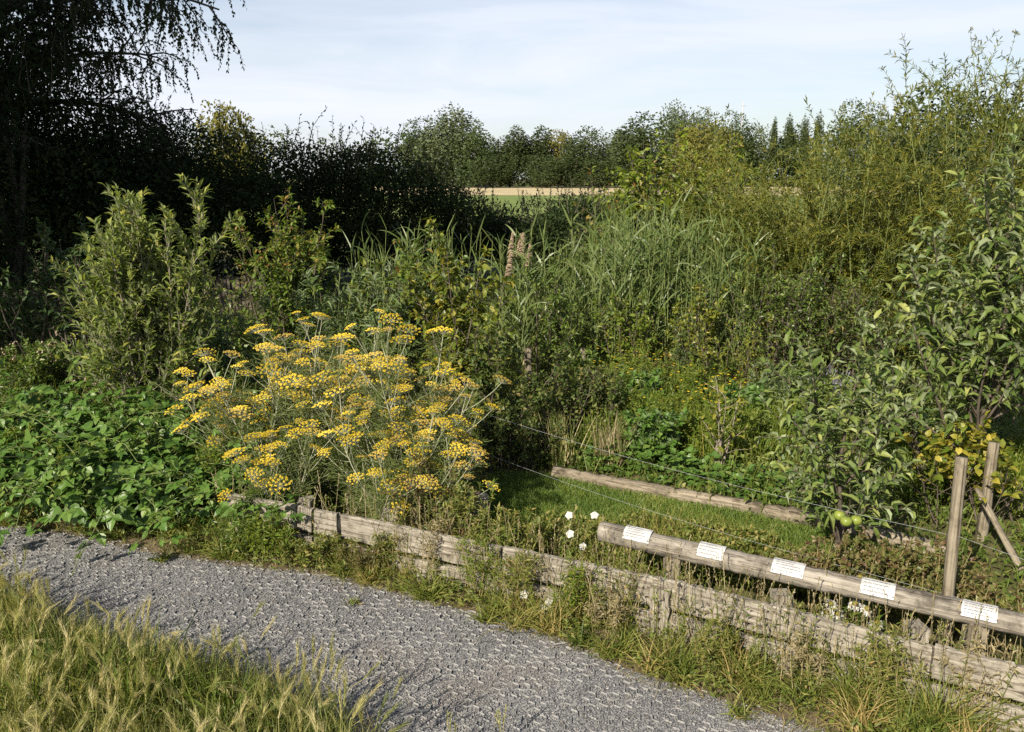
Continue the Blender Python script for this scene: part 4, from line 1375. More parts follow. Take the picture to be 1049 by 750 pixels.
apple_tree('large apple tree with pale curled leaves filling the right edge, behind the tall stake', ab, 2.2, [(0.0, 0, -0.05), (0.06, 0, 0.35), (0.16, 0.02, 0.7), (0.24, 0.03, 1.05), (0.30, 0.03, 1.35)], limbs, 8, 0.10, 10, 0.40, 0.026, None, 0.5, 30)
# leaning dark trunk
ab2 = GX(950, 5.75)
limbs = [(0.5, (-0.5, 0.0, 0.6), 0.6), (0.7, (-0.2, 0.1, 0.9), 0.75), (0.9, (0.3, 0, 0.8), 0.7), (1.0, (-0.4, 0, 0.8), 0.7), (0.8, (-0.8, -0.1, 0.3), 0.5)]
apple_tree('small apple tree on a dark leaning trunk left of the large one', ab2, 1.2, [(0.06, 0, -0.05), (0.02, 0, 0.2), (-0.06, 0, 0.4), (-0.12, 0, 0.6)], limbs, 9, 0.095, 9, 0.5, 0.03)
# the front one with green apples
ab3 = GX(866, 4.62)
limbs = [(0.35, (-0.5, 0.1, 0.5), 0.45), (0.45, (0.5, 0.1, 0.5), 0.45), (0.6, (-0.35, -0.15, 0.8), 0.5), (0.7, (0.4, -0.1, 0.7), 0.5), (0.85, (-0.3, 0.1, 0.9), 0.55), (1.0, (0.1, 0, 1), 0.55), (0.9, (-0.7, 0, 0.55), 0.5), (0.25, (-0.3, -0.2, 0.6), 0.4), (0.3, (0.25, -0.25, 0.5), 0.4), (0.95, (0.5, 0.05, 0.7), 0.5), (0.95, (-0.45, 0.1, 0.9), 0.65)]
ap3 = apple_tree('small apple tree with three green apples standing behind the rail', ab3, 1.1, [(0.0, 0, -0.05), (0.01, 0, 0.2), (-0.01, 0, 0.42), (-0.02, 0, 0.68)], limbs, 8, 0.085, 9, 0.42, 0.024, None, 0.35, 20)


def sphere_pts(rx, rz, nu=12, nv=8, dimple=0.12):
    V = []
    for i in range(nv + 1):
        a = math.pi * i / nv
        for j in range(nu):
            th = 2 * math.pi * j / nu
            rad = rx * math.sin(a)
            z = rz * math.cos(a)
            if i <= 1 or i >= nv - 1:
                z *= 1 - dimple * (1 if i in (0, nv) else 0.25)
            if i in (0, nv):
                z *= 0.85
            V.append((rad * math.cos(th), rad * math.sin(th), z))
    F = []
    for i in range(nv):
        for j in range(nu):
            j2 = (j + 1) % nu
            A, B, C_, D_ = i * nu + j, i * nu + j2, (i + 1) * nu + j2, (i + 1) * nu + j
            F += [(A, D_, C_), (A, C_, B)]
    return np.array(V), np.array(F)


for px, py, yy in ((860, 528, 4.34), (867, 534, 4.28), (877, 533, 4.32)):
    c = D(px, py, yy) - ab3
    b = Buf()
    V, F = sphere_pts(0.032, 0.029)
    b.add(V + c, F)
    a_o = b.build('apple', M['apple'], ap3, True)
    sb = Buf()
    tubes(sb, np.array([[c + (0, 0, 0.024), c + (0.002, 0, 0.04), c + (0.006, 0.006, 0.055)]]), 0.0018, 0.0015, 5)
    so_ = sb.build('stalk', M['bark'], a_o)
# espaliered sapling in the middle bed
shrub('apple_sapling', 'thin sapling with sparse pale leaves on the bare short stake in the middle bed', 'tree', GX(742, 6.1), 0.85, (0, 14), 4, 6, 0, 0.4, (0.075, 0.034), 7, T8, (LM['sapling'], M['pale_bark']), (0.02, 0.02), 0.011, 0.2)
# yellow leaved vine at right
shrub('vine_bush', 'yellow leaved climbing bush at the right edge above the tall stake', 'bush', GX(1003, 5.2), 0.82, (0, 38), 14, 7, 0, 0.5, (0.075, 0.06), 7, T8, (LM['vine'], M['bark']), (0.3, 0.15), 0.008, 0.1, keep=lambda p: p[:, 2] > 0.28)
# currants round the middle
for px, y, h_, lab in ((560, 6.75, 0.78, 'rounded dark currant bush left of the middle, behind the lawn'), (615, 7.0, 0.70, 'rounded currant bush above the tuft of brown sedge'), (525, 6.3, 0.5, 'low shaded currant bush at the left end of the lawn')):
    shrub('currant_bush', lab, 'bush', GX(px, y), h_, (0, 40), 20, 8, 2, 0.42, (0.042, 0.032), 7, T5, (LM['currant'], M['bark']), (0.22, 0.18), 0.008, 0.25, droop=-0.2, varfun=lambda p, v: v + 0.25 * (rng.uniform(0, 1, len(p)) < 0.15))
# upright dead-brown and green tuft
for px, y, lab in ((577, 6.35, 'tuft of upright brown and green stems at the head of the edging log'), (628, 6.3, 'smaller tuft of dry upright stems right of the first tuft')):
    o = thing('sedge_tuft', lab, 'plant', GX(px, y))
    b = Buf()
    P = grow(disc(110, 0.13, 0.08), cone_dirs(110, 0, 24), rng.uniform(0.22, 0.5, 110), 5, -0.4, 0.12)
    ribbons(b, P, 0.008, rng.choice([0.2, 0.5, 0.9], 110) + rng.normal(0, 0.08, 110))
    b.build('blades', LM['straw'] if px > 600 else LM['barley'], o)
# reddish leaved herbs behind the rail
for px, y, h_, lab in ((868, 4.05, 0.50, 'tall dark red herb rising behind the rail below the green apples'), (905, 4.15, 0.40, 'reddish green herb behind the rail, left of the tall stake'), (940, 4.2, 0.36, 'reddish herb close to the left of the tall stake'),
                       (1000, 3.75, 0.45, 'reddish leafy herb right behind the rail, right of the tall stake'), (1040, 3.6, 0.42, 'reddish herb at the right edge behind the rail'), (830, 4.3, 0.26, 'low reddish herb left of the small apple tree')):
    shrub('red_herb', lab, 'plant', GX(px, y), h_, (0, 26), 13, 6, 0, 0.36, (0.036, 0.024), 9, T5, (LM['redleaf'], M['stem_tan']), (0.15, 0.10), 0.005, 0.3, top_var=0.2)

# ---- herbs of the flower patch
for px, y, h_, lab in ((628, 7.9, 0.52, 'bright green herb with tiny yellow flowers nearest the currant bushes'), (662, 8.2, 0.6, 'bright green herb in the middle of the yellow flowered patch'), (700, 7.9, 0.55, 'bright green herb at the right of the yellow flowered patch'),
                       (650, 7.1, 0.5, 'leafy green herb in front of the yellow flowered patch'), (690, 6.7, 0.48, 'leafy green herb close behind the edging log'), (725, 7.2, 0.42, 'leafy green herb left of the sapling')):
    o = shrub('herb_plant', lab, 'plant', GX(px, y), h_, (0, 26), 26, 5, 0, 0.32, (0.05, 0.014), 12, T5, (LM['herb'], M['stem_green']), (0.26, 0.2), 0.004, 0.3)
    k = 12 if y > 7.5 else 4
    p = disc(k, 0.34, 0.26)
    p[:, 2] = h_ * rng.uniform(0.72, 1.0, k)
    az = np.arange(6) * math.pi / 3
    for j in range(k):
        fb = Buf()
        leaves(fb, T4, np.tile(p[j], (6, 1)), np.stack([np.cos(az), np.sin(az), np.full(6, 0.25)], 1), 0.014, 0.012, rng.uniform(0, 1, 6), 0, 0.2)
        fb.build('flower_head', LM['yellow'], o)
# ------------------------------------------------------------------ brambles at the left
def bramble(label, base, rx, ry, h_, n, leafL=0.085, lm='bramble', group='bramble mounds beside the path', extra=0.0):
    base = np.asarray(base, float)
    o = thing('bramble_bush', label, 'bush', base, group)
    cb, fb = Buf(), Buf()
    k = 26
    a = rng.uniform(0, 6.28, k)
    d = np.stack([np.cos(a) * 0.6, np.sin(a) * 0.6, np.full(k, 0.9)], 1)
    S = grow(disc(k, rx * 0.4, ry * 0.4), d, h_ * rng.uniform(1.2, 2.6, k), 9, -1.9, 0.3)
    tubes(cb, S, 0.005, 0.002, 4)
    n = int(n * 0.62)
    p = disc(n, 1, 1)
    r = np.linalg.norm(p[:, :2], axis=1)
    z = h_ * np.sqrt(np.clip(1 - r ** 2.4, 0, 1)) * (rng.uniform(0.25, 1.0, n) ** 0.45) * (0.78 + 0.30 * patchy(p, 2.2, base[0]))
    out_ = np.stack([p[:, 0], p[:, 1], 0.9 - 0.5 * r], 1)
    pos = np.stack([p[:, 0] * rx, p[:, 1] * ry, z + 0.03], 1)
    nrmv = norm(norm(out_) + np.array([[-0.25, -0.2, 0.75]]) + rng.normal(0, 0.28, (n, 3)))
    az = rng.uniform(0, 6.28, n)
    main = perp(nrmv, az)
    main[:, 2] -= 0.15
    main = norm(main)
    sidev = norm(np.cross(nrmv, main))
    var = rng.normal(0.42, 0.2, n) + extra
    f = rng.uniform(0.55, 1.2, n) * leafL
    for s_, c_, fl in ((0, 1, 1.0), (1, 0.25, 0.82), (-1, 0.25, 0.82)):
        leaves(fb, T10, pos, main * c_ + sidev * s_ * 0.95 if s_ else main, f * fl, f * fl * 0.72, var, 0, 0.16, nup=nrmv)
    # leaves standing off the arching canes
    q, d2, t2, i2 = spawn(S, 11, 0.15, 1.02, 62, 18)
    d2[:, 2] += 0.25
    e2 = q + norm(d2) * 0.05
    ok = e2[:, 2] > 0.05
    q, e2, d2 = q[ok], e2[ok], norm(d2[ok])
    tubes(cb, np.stack([q, e2], 1), 0.0016, 0.0012, 3)
    m2 = d2 + np.array([[0, 0, -0.25]])
    nr2 = norm(np.array([[-0.25, -0.2, 1.0]]) + rng.normal(0, 0.3, (len(q), 3)))
    sd2 = norm(np.cross(nr2, norm(m2)))
    v2 = rng.normal(0.5, 0.22, len(q))
    f2 = rng.uniform(0.45, 1.05, len(q)) * leafL
    for s_, c_, fl in ((0, 1, 1.0), (1, 0.25, 0.82), (-1, 0.25, 0.82)):
        leaves(fb, T10, e2, m2 * c_ + sd2 * s_ * 0.95 if s_ else m2, f2 * fl, f2 * fl * 0.7, v2, 0, 0.16, nup=nr2)
    pet = np.stack([pos - main * 0.06 - nrmv * 0.05, pos], 1)
    tubes(cb, pet, 0.0018, 0.0014, 3)
    cb.build('stem', M['stem_green'], o, True)
    fb.build('foliage', LM[lm], o)
    return o


for px, y, rx, ry, h_, n, lab in (
        (-40, 5.7, 0.6, 0.5, 0.62, 420, 'bramble mound cut by the left edge'),
        (30, 5.55, 0.55, 0.45, 0.50, 420, 'bramble mound second from the left edge, hanging over the gravel'),
        (105, 5.35, 0.5, 0.4, 0.48, 420, 'bright bramble mound in the middle of the row beside the gravel'),
        (165, 5.5, 0.45, 0.4, 0.42, 340, 'bramble mound nearest the left end of the plank edging'),
        (120, 6.1, 0.65, 0.5, 0.70, 480, 'tallest bramble mound, behind the middle of the row'),
        (40, 6.5, 0.7, 0.5, 0.62, 420, 'rear bramble mound at left, below the dim paling fence'),
        (195, 6.0, 0.4, 0.4, 0.55, 260, 'small bramble mound under the leftmost fennel umbels')):
    bramble(lab, GX(px, y), rx, ry, h_, n)
for px, y, h_, lab in ((20, 7.9, 0.75, 'low leafy bush with pale flower heads at the left edge'), (75, 8.2, 0.7, 'low leafy bush with pale flower heads below the elder'), (115, 7.6, 0.5, 'low bush touching the left side of the silvery fruit shrub')):
    o = shrub('low_bush', lab, 'bush', GX(px, y), h_, (0, 35), 20, 7, 1, 0.4, (0.065, 0.034), 8, T5, (LM['hazel'], M['bark']), (0.35, 0.25), 0.008, 0.25)
    k = 16
    p = disc(k, 0.4, 0.3)
    p[:, 2] = h_ * rng.uniform(0.7, 1.0, k)
    for j in range(k):
        fb = Buf()
        pp = np.tile(p[j], (9, 1)) + rng.normal(0, 0.02, (9, 3))
        leaves(fb, T4, pp, cone_dirs(9, 20, 100), 0.02, 0.016, rng.uniform(0, 1, 9), 0, 0.4)
        fb.build('flower_head', LM['plume'], o)
shrub('yellow_herb', 'small yellowish feathery herb at the foot of the silvery fruit shrub', 'plant', GX(92, 6.95), 0.55, (0, 30), 22, 6, 0, 0.35, (0.03, 0.010), 12, T4, (LM['willow'], M['stem_tan']), (0.2, 0.15), 0.004, 0.3)

# ------------------------------------------------------------------ fennel
def umbel_mesh(name, m_, rad, nr, seed):
    b = Buf()
    a = np.arange(nr) * 2.39996
    rr_ = np.sqrt((np.arange(nr) + 0.5) / nr) * rad
    tip = np.stack([rr_ * np.cos(a), rr_ * np.sin(a), 0.055 - 1.1 * rr_ ** 2 / rad * 0.28 + rng.normal(0, 0.003, nr)], 1)
    mid = tip * np.array([0.55, 0.55, 0.45])
    tubes(b, np.stack([np.zeros((nr, 3)), mid, tip], 1), 0.0012, 0.0009, 3, 0.5, 1)
    # each umbellet: a little dome of florets
    k = 16
    q = np.repeat(tip, k, 0)
    w = norm(rng.normal(0, 1, (nr * k, 3)))
    w[:, 2] = np.abs(w[:, 2]) * 0.8 - 0.1
    off_ = w * rng.uniform(0.005, 0.0115, (nr * k, 1))
    cen_ = q + off_
    tet = np.array([(0.8, 0, -.3), (-.4, .7, -.3), (-.4, -.7, -.3), (0, 0, .8)]) * 0.0052
    V = cen_[:, None, :] + tet[None] * rng.uniform(0.7, 1.35, (nr * k, 1, 1))
    F = np.array([(0, 1, 3), (1, 2, 3), (2, 0, 3), (0, 2, 1)])
    b.add(V, F[None] + (np.arange(nr * k) * 4)[:, None, None], np.repeat(np.clip(rng.normal(0.5, 0.22, nr * k), 0, 1), 4), 0)
    return b.mesh(name, [m_, M['stem_glauc']])


UM = [umbel_mesh('umbel', LM['umbel'], r_, n_, i) for i, (r_, n_) in enumerate(((0.082, 22), (0.094, 25), (0.070, 18), (0.102, 26)))]
UO = [umbel_mesh('umbel', LM['umbel_old'], r_, n_, i) for i, (r_, n_) in enumerate(((0.085, 20), (0.068, 16)))]


def fennel(label, base, h_, n1, spread, lean=(0, 0), old=0.3):
    base = np.asarray(base, float)
    o = thing('fennel_plant', label, 'plant', base, 'yellow flowering fennel plants')
    sb, fb = Buf(), Buf()
    d = cone_dirs(n1, 4, spread)
    d[:, 0] += lean[0]
    d[:, 1] += lean[1]
    S1 = grow(disc(n1, 0.10, 0.08), d, h_ * rng.uniform(0.55, 1.06, n1), 9, 0.25, 0.16)
    tubes(sb, S1, 0.0075, 0.003, 6)
    p, dd, t, i = spawn(S1, 6, 0.42, 0.95, 38, 8)
    S2 = grow(p, dd, rng.uniform(0.20, 0.46, len(p)) * (1.25 - 0.6 * t), 6, 0.45, 0.12)
    tubes(sb, S2, 0.0035, 0.002, 4)
    ends = np.concatenate([S1[:, -1], S2[:, -1]])
    tang = np.concatenate([S1[:, -1] - S1[:, -2], S2[:, -1] - S2[:, -2]])
    sel = np.concatenate([np.arange(n1), n1 + rng.permutation(len(S2))])[:int(n1 * 6.4)]
    for j in sel:
        me = UO[rng.integers(len(UO))] if rng.uniform() < old else UM[rng.integers(len(UM))]
        c = bpy.data.objects.new('umbel', me)
        COL.objects.link(c)
        c.parent = o
        c.location = ends[j]
        n_ = norm((norm(tang[j][None])[0] * 1.2 + np.array([0, 0, 1.2]) + rng.normal(0, 0.25, 3))[None])[0]
        qd = Vector(n_).to_track_quat('Z', 'Y') @ Quaternion((0, 0, 1), rng.uniform(0, 6.28))
        c.rotation_mode = 'QUATERNION'
        c.rotation_quaternion = qd
        s_ = rng.uniform(0.45, 0.92)
        c.scale = (s_, s_, s_)
    # thread leaves at the nodes
    p, dd, t, i = spawn(S1, 14, 0.08, 0.92, 48, 12)
    S3 = grow(p, dd, rng.uniform(0.12, 0.30, len(p)), 5, 0.1, 0.2)
    tubes(sb, S3, 0.0018, 0.001, 3)
    q, d3, t3, i3 = spawn(S3, 30, 0.05, 1.0, 50, 15)
    Q = grow(q, d3, rng.uniform(0.05, 0.12, len(q)), 4, 0.2, 0.35)
    ribbons(fb, Q, 0.0030, rng.normal(0.5, 0.25, len(q)), profile='flat')
    sb.build('stem', M['stem_glauc'], o, True)
    fb.build('foliage', LM['fennel'], o)
    return o


fennel('fennel plant at the left of the yellow clump, leaning over the brambles', GX(262, 5.5), 1.12, 7, 24, (-0.12, 0), 0.2)
fennel('fennel plant with the brightest umbels left of the clump centre', GX(305, 5.55), 1.22, 8, 22, (-0.06, 0), 0.15)
fennel('tallest fennel plant in the middle of the yellow clump', GX(365, 5.45), 1.28, 8, 20, (0, 0), 0.2)
fennel('fennel plant right of the clump centre with fading umbels', GX(425, 5.3), 1.2, 8, 22, (0.05, 0), 0.35)
fennel('fennel plant at the right end of the clump with orange brown umbels', GX(445, 5.25), 1.05, 7, 20, (0.04, 0), 0.5)
fennel('short fennel plant in front of the clump just behind the planks', GX(385, 4.98), 0.66, 5, 40, (0, -0.05), 0.05)
fennel('low fennel plant at the left front of the clump, umbels over the pale board', GX(275, 5.1), 0.72, 5, 38, (-0.1, 0), 0.1)
fennel('low fennel plant at the right front of the clump, near the dry seeding weeds', GX(425, 4.9), 0.66, 5, 34, (-0.02, 0), 0.3)
fennel('slender fennel plant leaning far left over the brambles', GX(238, 5.7), 1.0, 3, 24, (-0.2, 0), 0.1)
fennel('fennel plant at the rear of the clump behind the tallest one', GX(340, 6.0), 1.22, 7, 24, (0, 0.05), 0.45)

# ------------------------------------------------------------------ grasses and low growth
def blades(buf, p, h_, w, lean=(0, 35), droop=-0.8, var=0.5, n=4, profile='blade', wob=0.12):
    k = len(p)
    P = grow(p, cone_dirs(k, *lean), h_, n, np.broadcast_to(droop, (k,)) * rng.uniform(0.3, 1.6, k), wob)
    ribbons(buf, P, w, var, profile=profile)
    return P


# mown lawn
lawn_poly = [G(*q) for q in ((470, 505), (510, 484), (575, 487), (700, 514), (850, 545), (960, 575), (900, 605), (760, 585), (620, 560), (500, 545))]
sheet('lawn', lawn_poly, -0.006, M['lawn'])
b = Buf()
p = scatter(lawn_poly, 42000)
blades(b, p, rng.uniform(0.02, 0.055, len(p)) * (0.7 + 0.6 * patchy(p, 2.0, 1.0)), 0.0042, (5, 55), -0.6, np.clip(rng.normal(0.35, 0.2, len(p)) + 0.7 * (patchy(p, 1.6, 4.0) - 0.5) * patchy(p, 4.1, 2.0), 0, 1), 3)
tag(b.build('lawn_grass', LM['lawn']), kind='stuff')

# undergrowth all over the garden
b = Buf()
gar = [G(*q) for q in ((-330, 520), (60, 505), (300, 528), (520, 545), (700, 580), (1049, 655), (1180, 690))] + [GX(1200, 11), GX(900, 13), GX(600, 15), GX(-50, 13), GX(-300, 8)]
p = scatter(gar, 95000)
lawnmask = inpoly(p, lawn_poly)
p = p[~lawnmask]
hgt = (0.05 + 0.25 * patchy(p, 1.1, 3.0) ** 1.5) * np.clip((p[:, 1] - 3.4) / 3.0, 0.3, 1.15)
z = rng.uniform(0, 1, len(p)) ** 0.8 * hgt
var = np.clip(rng.normal(0.38, 0.2, len(p)) + 0.3 * (patchy(p, 0.7, 7.0) - 0.45), 0, 1)
leaves(b, T5, p + np.stack([0 * z, 0 * z, z], 1), cone_dirs(len(p), 25, 100), rng.uniform(0.025, 0.075, len(p)), rng.uniform(0.012, 0.036, len(p)), var, 0, 0.5)
kb = rng.choice(len(p), 26000, replace=False)
blades(b, p[kb], hgt[kb] * rng.uniform(0.8, 1.8, len(kb)) + 0.05, 0.007, (0, 30), -0.7, np.clip(var[kb] + 0.15, 0, 1), 4)
tag(b.build('undergrowth', LM['weed']), kind='stuff')

# bright low herbs
b = Buf()
for poly, n_ in (([GX(600, 8.9), GX(770, 8.6), GX(850, 7.4), GX(830, 6.4), GX(730, 6.3), GX(640, 6.6)], 9000), ([GX(905, 6.4), GX(1060, 6.2), GX(1060, 5.3), GX(930, 5.6)], 5000), ([GX(575, 9.0), GX(600, 8.9), GX(640, 6.6), GX(600, 6.5)], 3000)):
    p = scatter(poly, n_)
    hh = 0.08 + 0.22 * patchy(p, 2.3, 5.0)
    z = rng.uniform(0.2, 1, len(p)) * hh
    leaves(b, T5, p + np.stack([0 * z, 0 * z, z], 1), cone_dirs(len(p), 10, 85), rng.uniform(0.03, 0.07, len(p)), rng.uniform(0.010, 0.022, len(p)), np.clip(rng.normal(0.45, 0.22, len(p)), 0, 1), 0, 0.5)
    q = p[: n_ // 3]
    blades(b, q, rng.uniform(0.15, 0.42, len(q)), 0.007, (0, 18), -0.4, np.clip(rng.normal(0.4, 0.25, len(q)), 0, 1), 4)
tag(b.build('herb_carpet', LM['herb']), kind='stuff')
# little yellow and white blossoms standing in it
b = Buf()
p = scatter([GX(610, 8.8), GX(740, 8.5), GX(800, 7.2), GX(690, 6.8), GX(620, 7.2)], 60, lambda q: patchy(q, 1.5, 2.0) ** 2)
p[:, 2] = rng.uniform(0.25, 0.5, len(p))
az = np.tile(np.arange(6) * math.pi / 3, len(p))
leaves(b, T4, np.repeat(p, 6, 0), np.stack([np.cos(az), np.sin(az), np.full(len(az), 0.3)], 1), 0.017, 0.014, rng.uniform(0, 1, len(az)), 0, 0.2)
tag(b.build('wildflower_blossoms', LM['yellow']), kind='stuff')

# strawberry rows behind the logs
strip = [G(*q) for q in ((600, 478), (700, 495), (840, 522), (850, 530), (700, 506), (590, 484))]
for i in range(13):
    u = (i + 0.5) / 13
    a = between(G(606, 480), G(836, 524), u)
    lab_n = ('nearest the brown sedge', 'second from the sedge', 'third from the sedge', 'fourth from the sedge', 'fifth from the sedge', 'left of the row middle', 'in the row middle', 'right of the row middle', 'fifth from the apple tree', 'fourth from the apple tree', 'third from the apple tree', 'second from the apple tree', 'nearest the small apple tree')[i]
    o = thing('strawberry_plant', 'low strawberry plant along the edging log, ' + lab_n, 'plant', a + np.array([0, 0.16 + rng.normal(0, 0.05), 0]), 'strawberry plants along the edging log')
    sb, fb = Buf(), Buf()
    k = 26
    d = cone_dirs(k, 25, 80)
    S = grow(disc(k, 0.02, 0.02), d, rng.uniform(0.10, 0.22, k), 5, -0.5, 0.1)
    tubes(sb, S, 0.0018, 0.0014, 3)
    e = S[:, -1]
    dd = norm(S[:, -1] - S[:, -2])
    sdv = norm(np.cross(dd, np.array([[0, 0, 1.0]])))
    v = np.clip(rng.normal(0.45, 0.2, k), 0, 1)
    for s_ in (0, 1, -1):
        leaves(fb, T10, e, dd * (1 if s_ == 0 else 0.3) + sdv * s_ * 0.9, 0.055, 0.045, v, 0, 0.2, nup=np.array([[-0.2, -0.3, 1.0]]))
    sb.build('stem', M['stem_green'], o, True)
    fb.build('foliage', LM['bramble'], o)

# low yellowish weeds between lawn and rail, and between planks and rail
b = Buf()
for poly, n_, h0 in (([G(*q) for q in ((520, 548), (620, 545), (760, 560), (860, 590), (960, 610), (1060, 640), (1060, 668), (900, 632), (690, 592), (530, 566))], 15000, 0.13), ([G(*q) for q in ((640, 535), (740, 545), (800, 560), (760, 580), (650, 556))], 2500, 0.09)):
    p = scatter(poly, n_)
    hh = h0 * (0.3 + 1.1 * patchy(p, 3.0, 9.0))
    z = rng.uniform(0.1, 1, len(p)) * hh
    leaves(b, T5, p + np.stack([0 * z, 0 * z, z], 1), cone_dirs(len(p), 15, 95), rng.uniform(0.02, 0.042, len(p)), rng.uniform(0.010, 0.022, len(p)), np.clip(rng.normal(0.36, 0.25, len(p)), 0, 1), 0, 0.5)
    q = p[: n_ // 4]
    blades(b, q, rng.uniform(0.06, 0.2, len(q)), 0.004, (0, 35), -0.6, np.clip(rng.normal(0.6, 0.2, len(q)), 0, 1), 4)
tag(b.build('low_weeds', LM['verge']), kind='stuff')

# verge along the planks
verge_in = [G(*q) for q in ((-30, 536), (60, 546), (150, 562), (250, 580), (330, 590), (430, 616), (560, 654), (640, 690), (740, 722), (860, 762), (1100, 850), (1100, 738), (1049, 718), (860, 674), (680, 632), (520, 594), (300, 553), (180, 530), (60, 520), (-30, 512))]
b = Buf()
ncl = 95
cc = scatter(verge_in, ncl)
# more of them close to the planks
k_each = rng.integers(30, 150, ncl)
cidx = np.repeat(np.arange(ncl), k_each)
pp = cc[cidx] + disc(len(cidx), 0.06, 0.05)
size = rng.uniform(0.06, 0.24, ncl)[cidx]
colr = rng.normal(0.47, 0.24, ncl)[cidx]
blades(b, pp, size * rng.uniform(0.6, 1.3, len(cidx)), rng.uniform(0.0035, 0.0065, len(cidx)), (5, 62), -1.0, np.clip(colr + rng.normal(0, 0.14, len(cidx)), 0, 1), 5)
p = scatter(verge_in, 4500, lambda q: 0.15 + 0.85 * patchy(q, 2.5, 6.0))
blades(b, p, rng.uniform(0.03, 0.13, len(p)), 0.004, (10, 70), -0.8, np.clip(rng.normal(0.5, 0.25, len(p)), 0, 1), 4)
# broad low leaves
p = scatter(verge_in, 5000, lambda q: patchy(q, 3.1, 1.0) ** 2)
z = rng.uniform(0, 0.08, len(p))
leaves(b, T5, p + np.stack([0 * z, 0 * z, z], 1), cone_dirs(len(p), 30, 95), rng.uniform(0.02, 0.05, len(p)), rng.uniform(0.008, 0.02, len(p)), np.clip(rng.normal(0.35, 0.2, len(p)), 0, 1), 0, 0.5)
tag(b.build('verge_grass', LM['verge']), kind='stuff')
# dry straw and thin seed stems on the verge
b = Buf()
p = scatter(verge_in, 5200, lambda q: 0.2 + patchy(q, 2.0, 2.0))
P = grow(p + np.array([0, 0, 0.006]), cone_dirs(len(p), 78, 100), rng.uniform(0.05, 0.2, len(p)), 4, -0.1, 0.15)
P[:, :, 2] = np.maximum(P[:, :, 2], 0.004)
ribbons(b, P, 0.003, rng.uniform(0, 1, len(p)), flat=np.tile(np.array([[0, 0.2, 1.0]]), (len(p), 1)))
top_line = [G(*q) for q in ((180, 545), (300, 560), (430, 596), (560, 632), (690, 668), (860, 712), (1049, 760), (1049, 722), (860, 678), (690, 636), (560, 604), (430, 578), (300, 552))]
p = scatter(top_line, 520)
P = blades(b, p, rng.uniform(0.22, 0.5, len(p)), 0.0028, (0, 20), -0.35, rng.uniform(0, 0.9, len(p)), 6, 'flat', 0.10)
q, d, t, i = spawn(P, 9, 0.7, 1.0, 22, 8)
leaves(b, T4, q, d, 0.016, 0.006, rng.uniform(0, 0.8, len(q)), 0, 0.5)
tag(b.build('dry_straw', LM['straw']), kind='stuff')
b = Buf()
p = scatter(top_line, 420, lambda q: 0.1 + patchy(q, 2.0, 5.0))
P = grow(p, cone_dirs(len(p), 0, 22), rng.uniform(0.18, 0.42, len(p)), 6, 0, 0.12)
tubes(b, P, 0.002, 0.001, 3, rng.uniform(0.2, 0.6, len(p)))
q, d, t, i = spawn(P, 12, 0.1, 1.0, 50, 12)
leaves(b, T5, q, d, rng.uniform(0.015, 0.045, len(q)), 0.009, rng.normal(0.4, 0.22, len(q)), 0, 0.5)
tag(b.build('verge_weeds', LM['verge']), kind='stuff')

# single tufts on the gravel
def tuft(label, loc, n_, h_, lean=(10, 70), lm='verge', r_=0.04, name='grass_tuft', w=0.0055):
    o = Buf()
    p = disc(n_, r_, r_ * 0.8)
    blades(o, p, h_ * rng.uniform(0.6, 1.3, n_), w, lean, -0.9, np.clip(rng.normal(0.40, 0.18, n_), 0, 1), 5)
    ob = o.build(name, LM[lm])
    ob.location = tuple(loc)
    return tag(ob, label, 'grass', 'grass tufts at the edge of the gravel')


for px, py, n_, h_, lab in ((166, 574, 60, 0.09, 'small green tuft on the gravel below the brambles'), (238, 572, 130, 0.20, 'spreading green tuft at the left start of the verge'), (352, 588, 110, 0.17, 'green tuft below the left end of the planks'),
                            (361, 619, 30, 0.05, 'tiny tuft alone on the gravel left of the middle'), (437, 612, 150, 0.20, 'light green tuft bulging onto the gravel in the middle'), (500, 636, 90, 0.11, 'dark green flat tuft on the gravel edge, middle of the path'),
                            (562, 640, 140, 0.17, 'fresh green tuft at the gravel edge below the white campion'), (628, 672, 120, 0.16, 'green tuft left of the nailed batten'), (690, 690, 150, 0.20, 'bushy tuft below the rail support on the gravel edge'),
                            (757, 733, 60, 0.09, 'small lone tuft on the gravel near the bottom right'), (770, 700, 140, 0.20, 'tall bright tuft below the gap in the planks at right'), (880, 722, 200, 0.27, 'big bright tuft at the bottom right before the planks'),
                            (960, 745, 200, 0.27, 'big tuft near the bottom right corner, right of the biggest bright one'), (1030, 742, 160, 0.24, 'tuft cut by the bottom right corner')):
    tuft(lab, G(px, py), n_, h_, r_=0.03 + 0.0003 * n_)

# ---- foreground wild barley
fg = [G(*q) for q in ((-60, 606), (20, 628), (60, 652), (130, 676), (230, 702), (300, 732), (345, 752), (385, 800), (360, 840), (-60, 860))]
b = Buf()
p = scatter(fg, 17000, lambda q: 0.35 + 0.65 * patchy(q, 2.4, 3.3))
e_ = np.clip(patchy(p, 1.8, 8.0), 0, 1)
blades(b, p, rng.uniform(0.08, 0.26, len(p)), rng.uniform(0.003, 0.006, len(p)), (0, 48), -0.9, np.clip(rng.normal(0.40, 0.24, len(p)) + 0.25 * (e_ - 0.5), 0, 1), 5)
# a few broader, cooler leaves low at the bottom left
tag(b.build('wild_barley_grass', LM['barley']), kind='stuff')
b = Buf()
p = scatter(fg, 560, lambda q: 0.08 + 0.92 * patchy(q, 2.6, 5.5) ** 2)
S = blades(b, p, rng.uniform(0.16, 0.34, len(p)), 0.0026, (0, 28), -0.5, rng.uniform(0.2, 0.8, len(p)), 7, 'flat', 0.12)
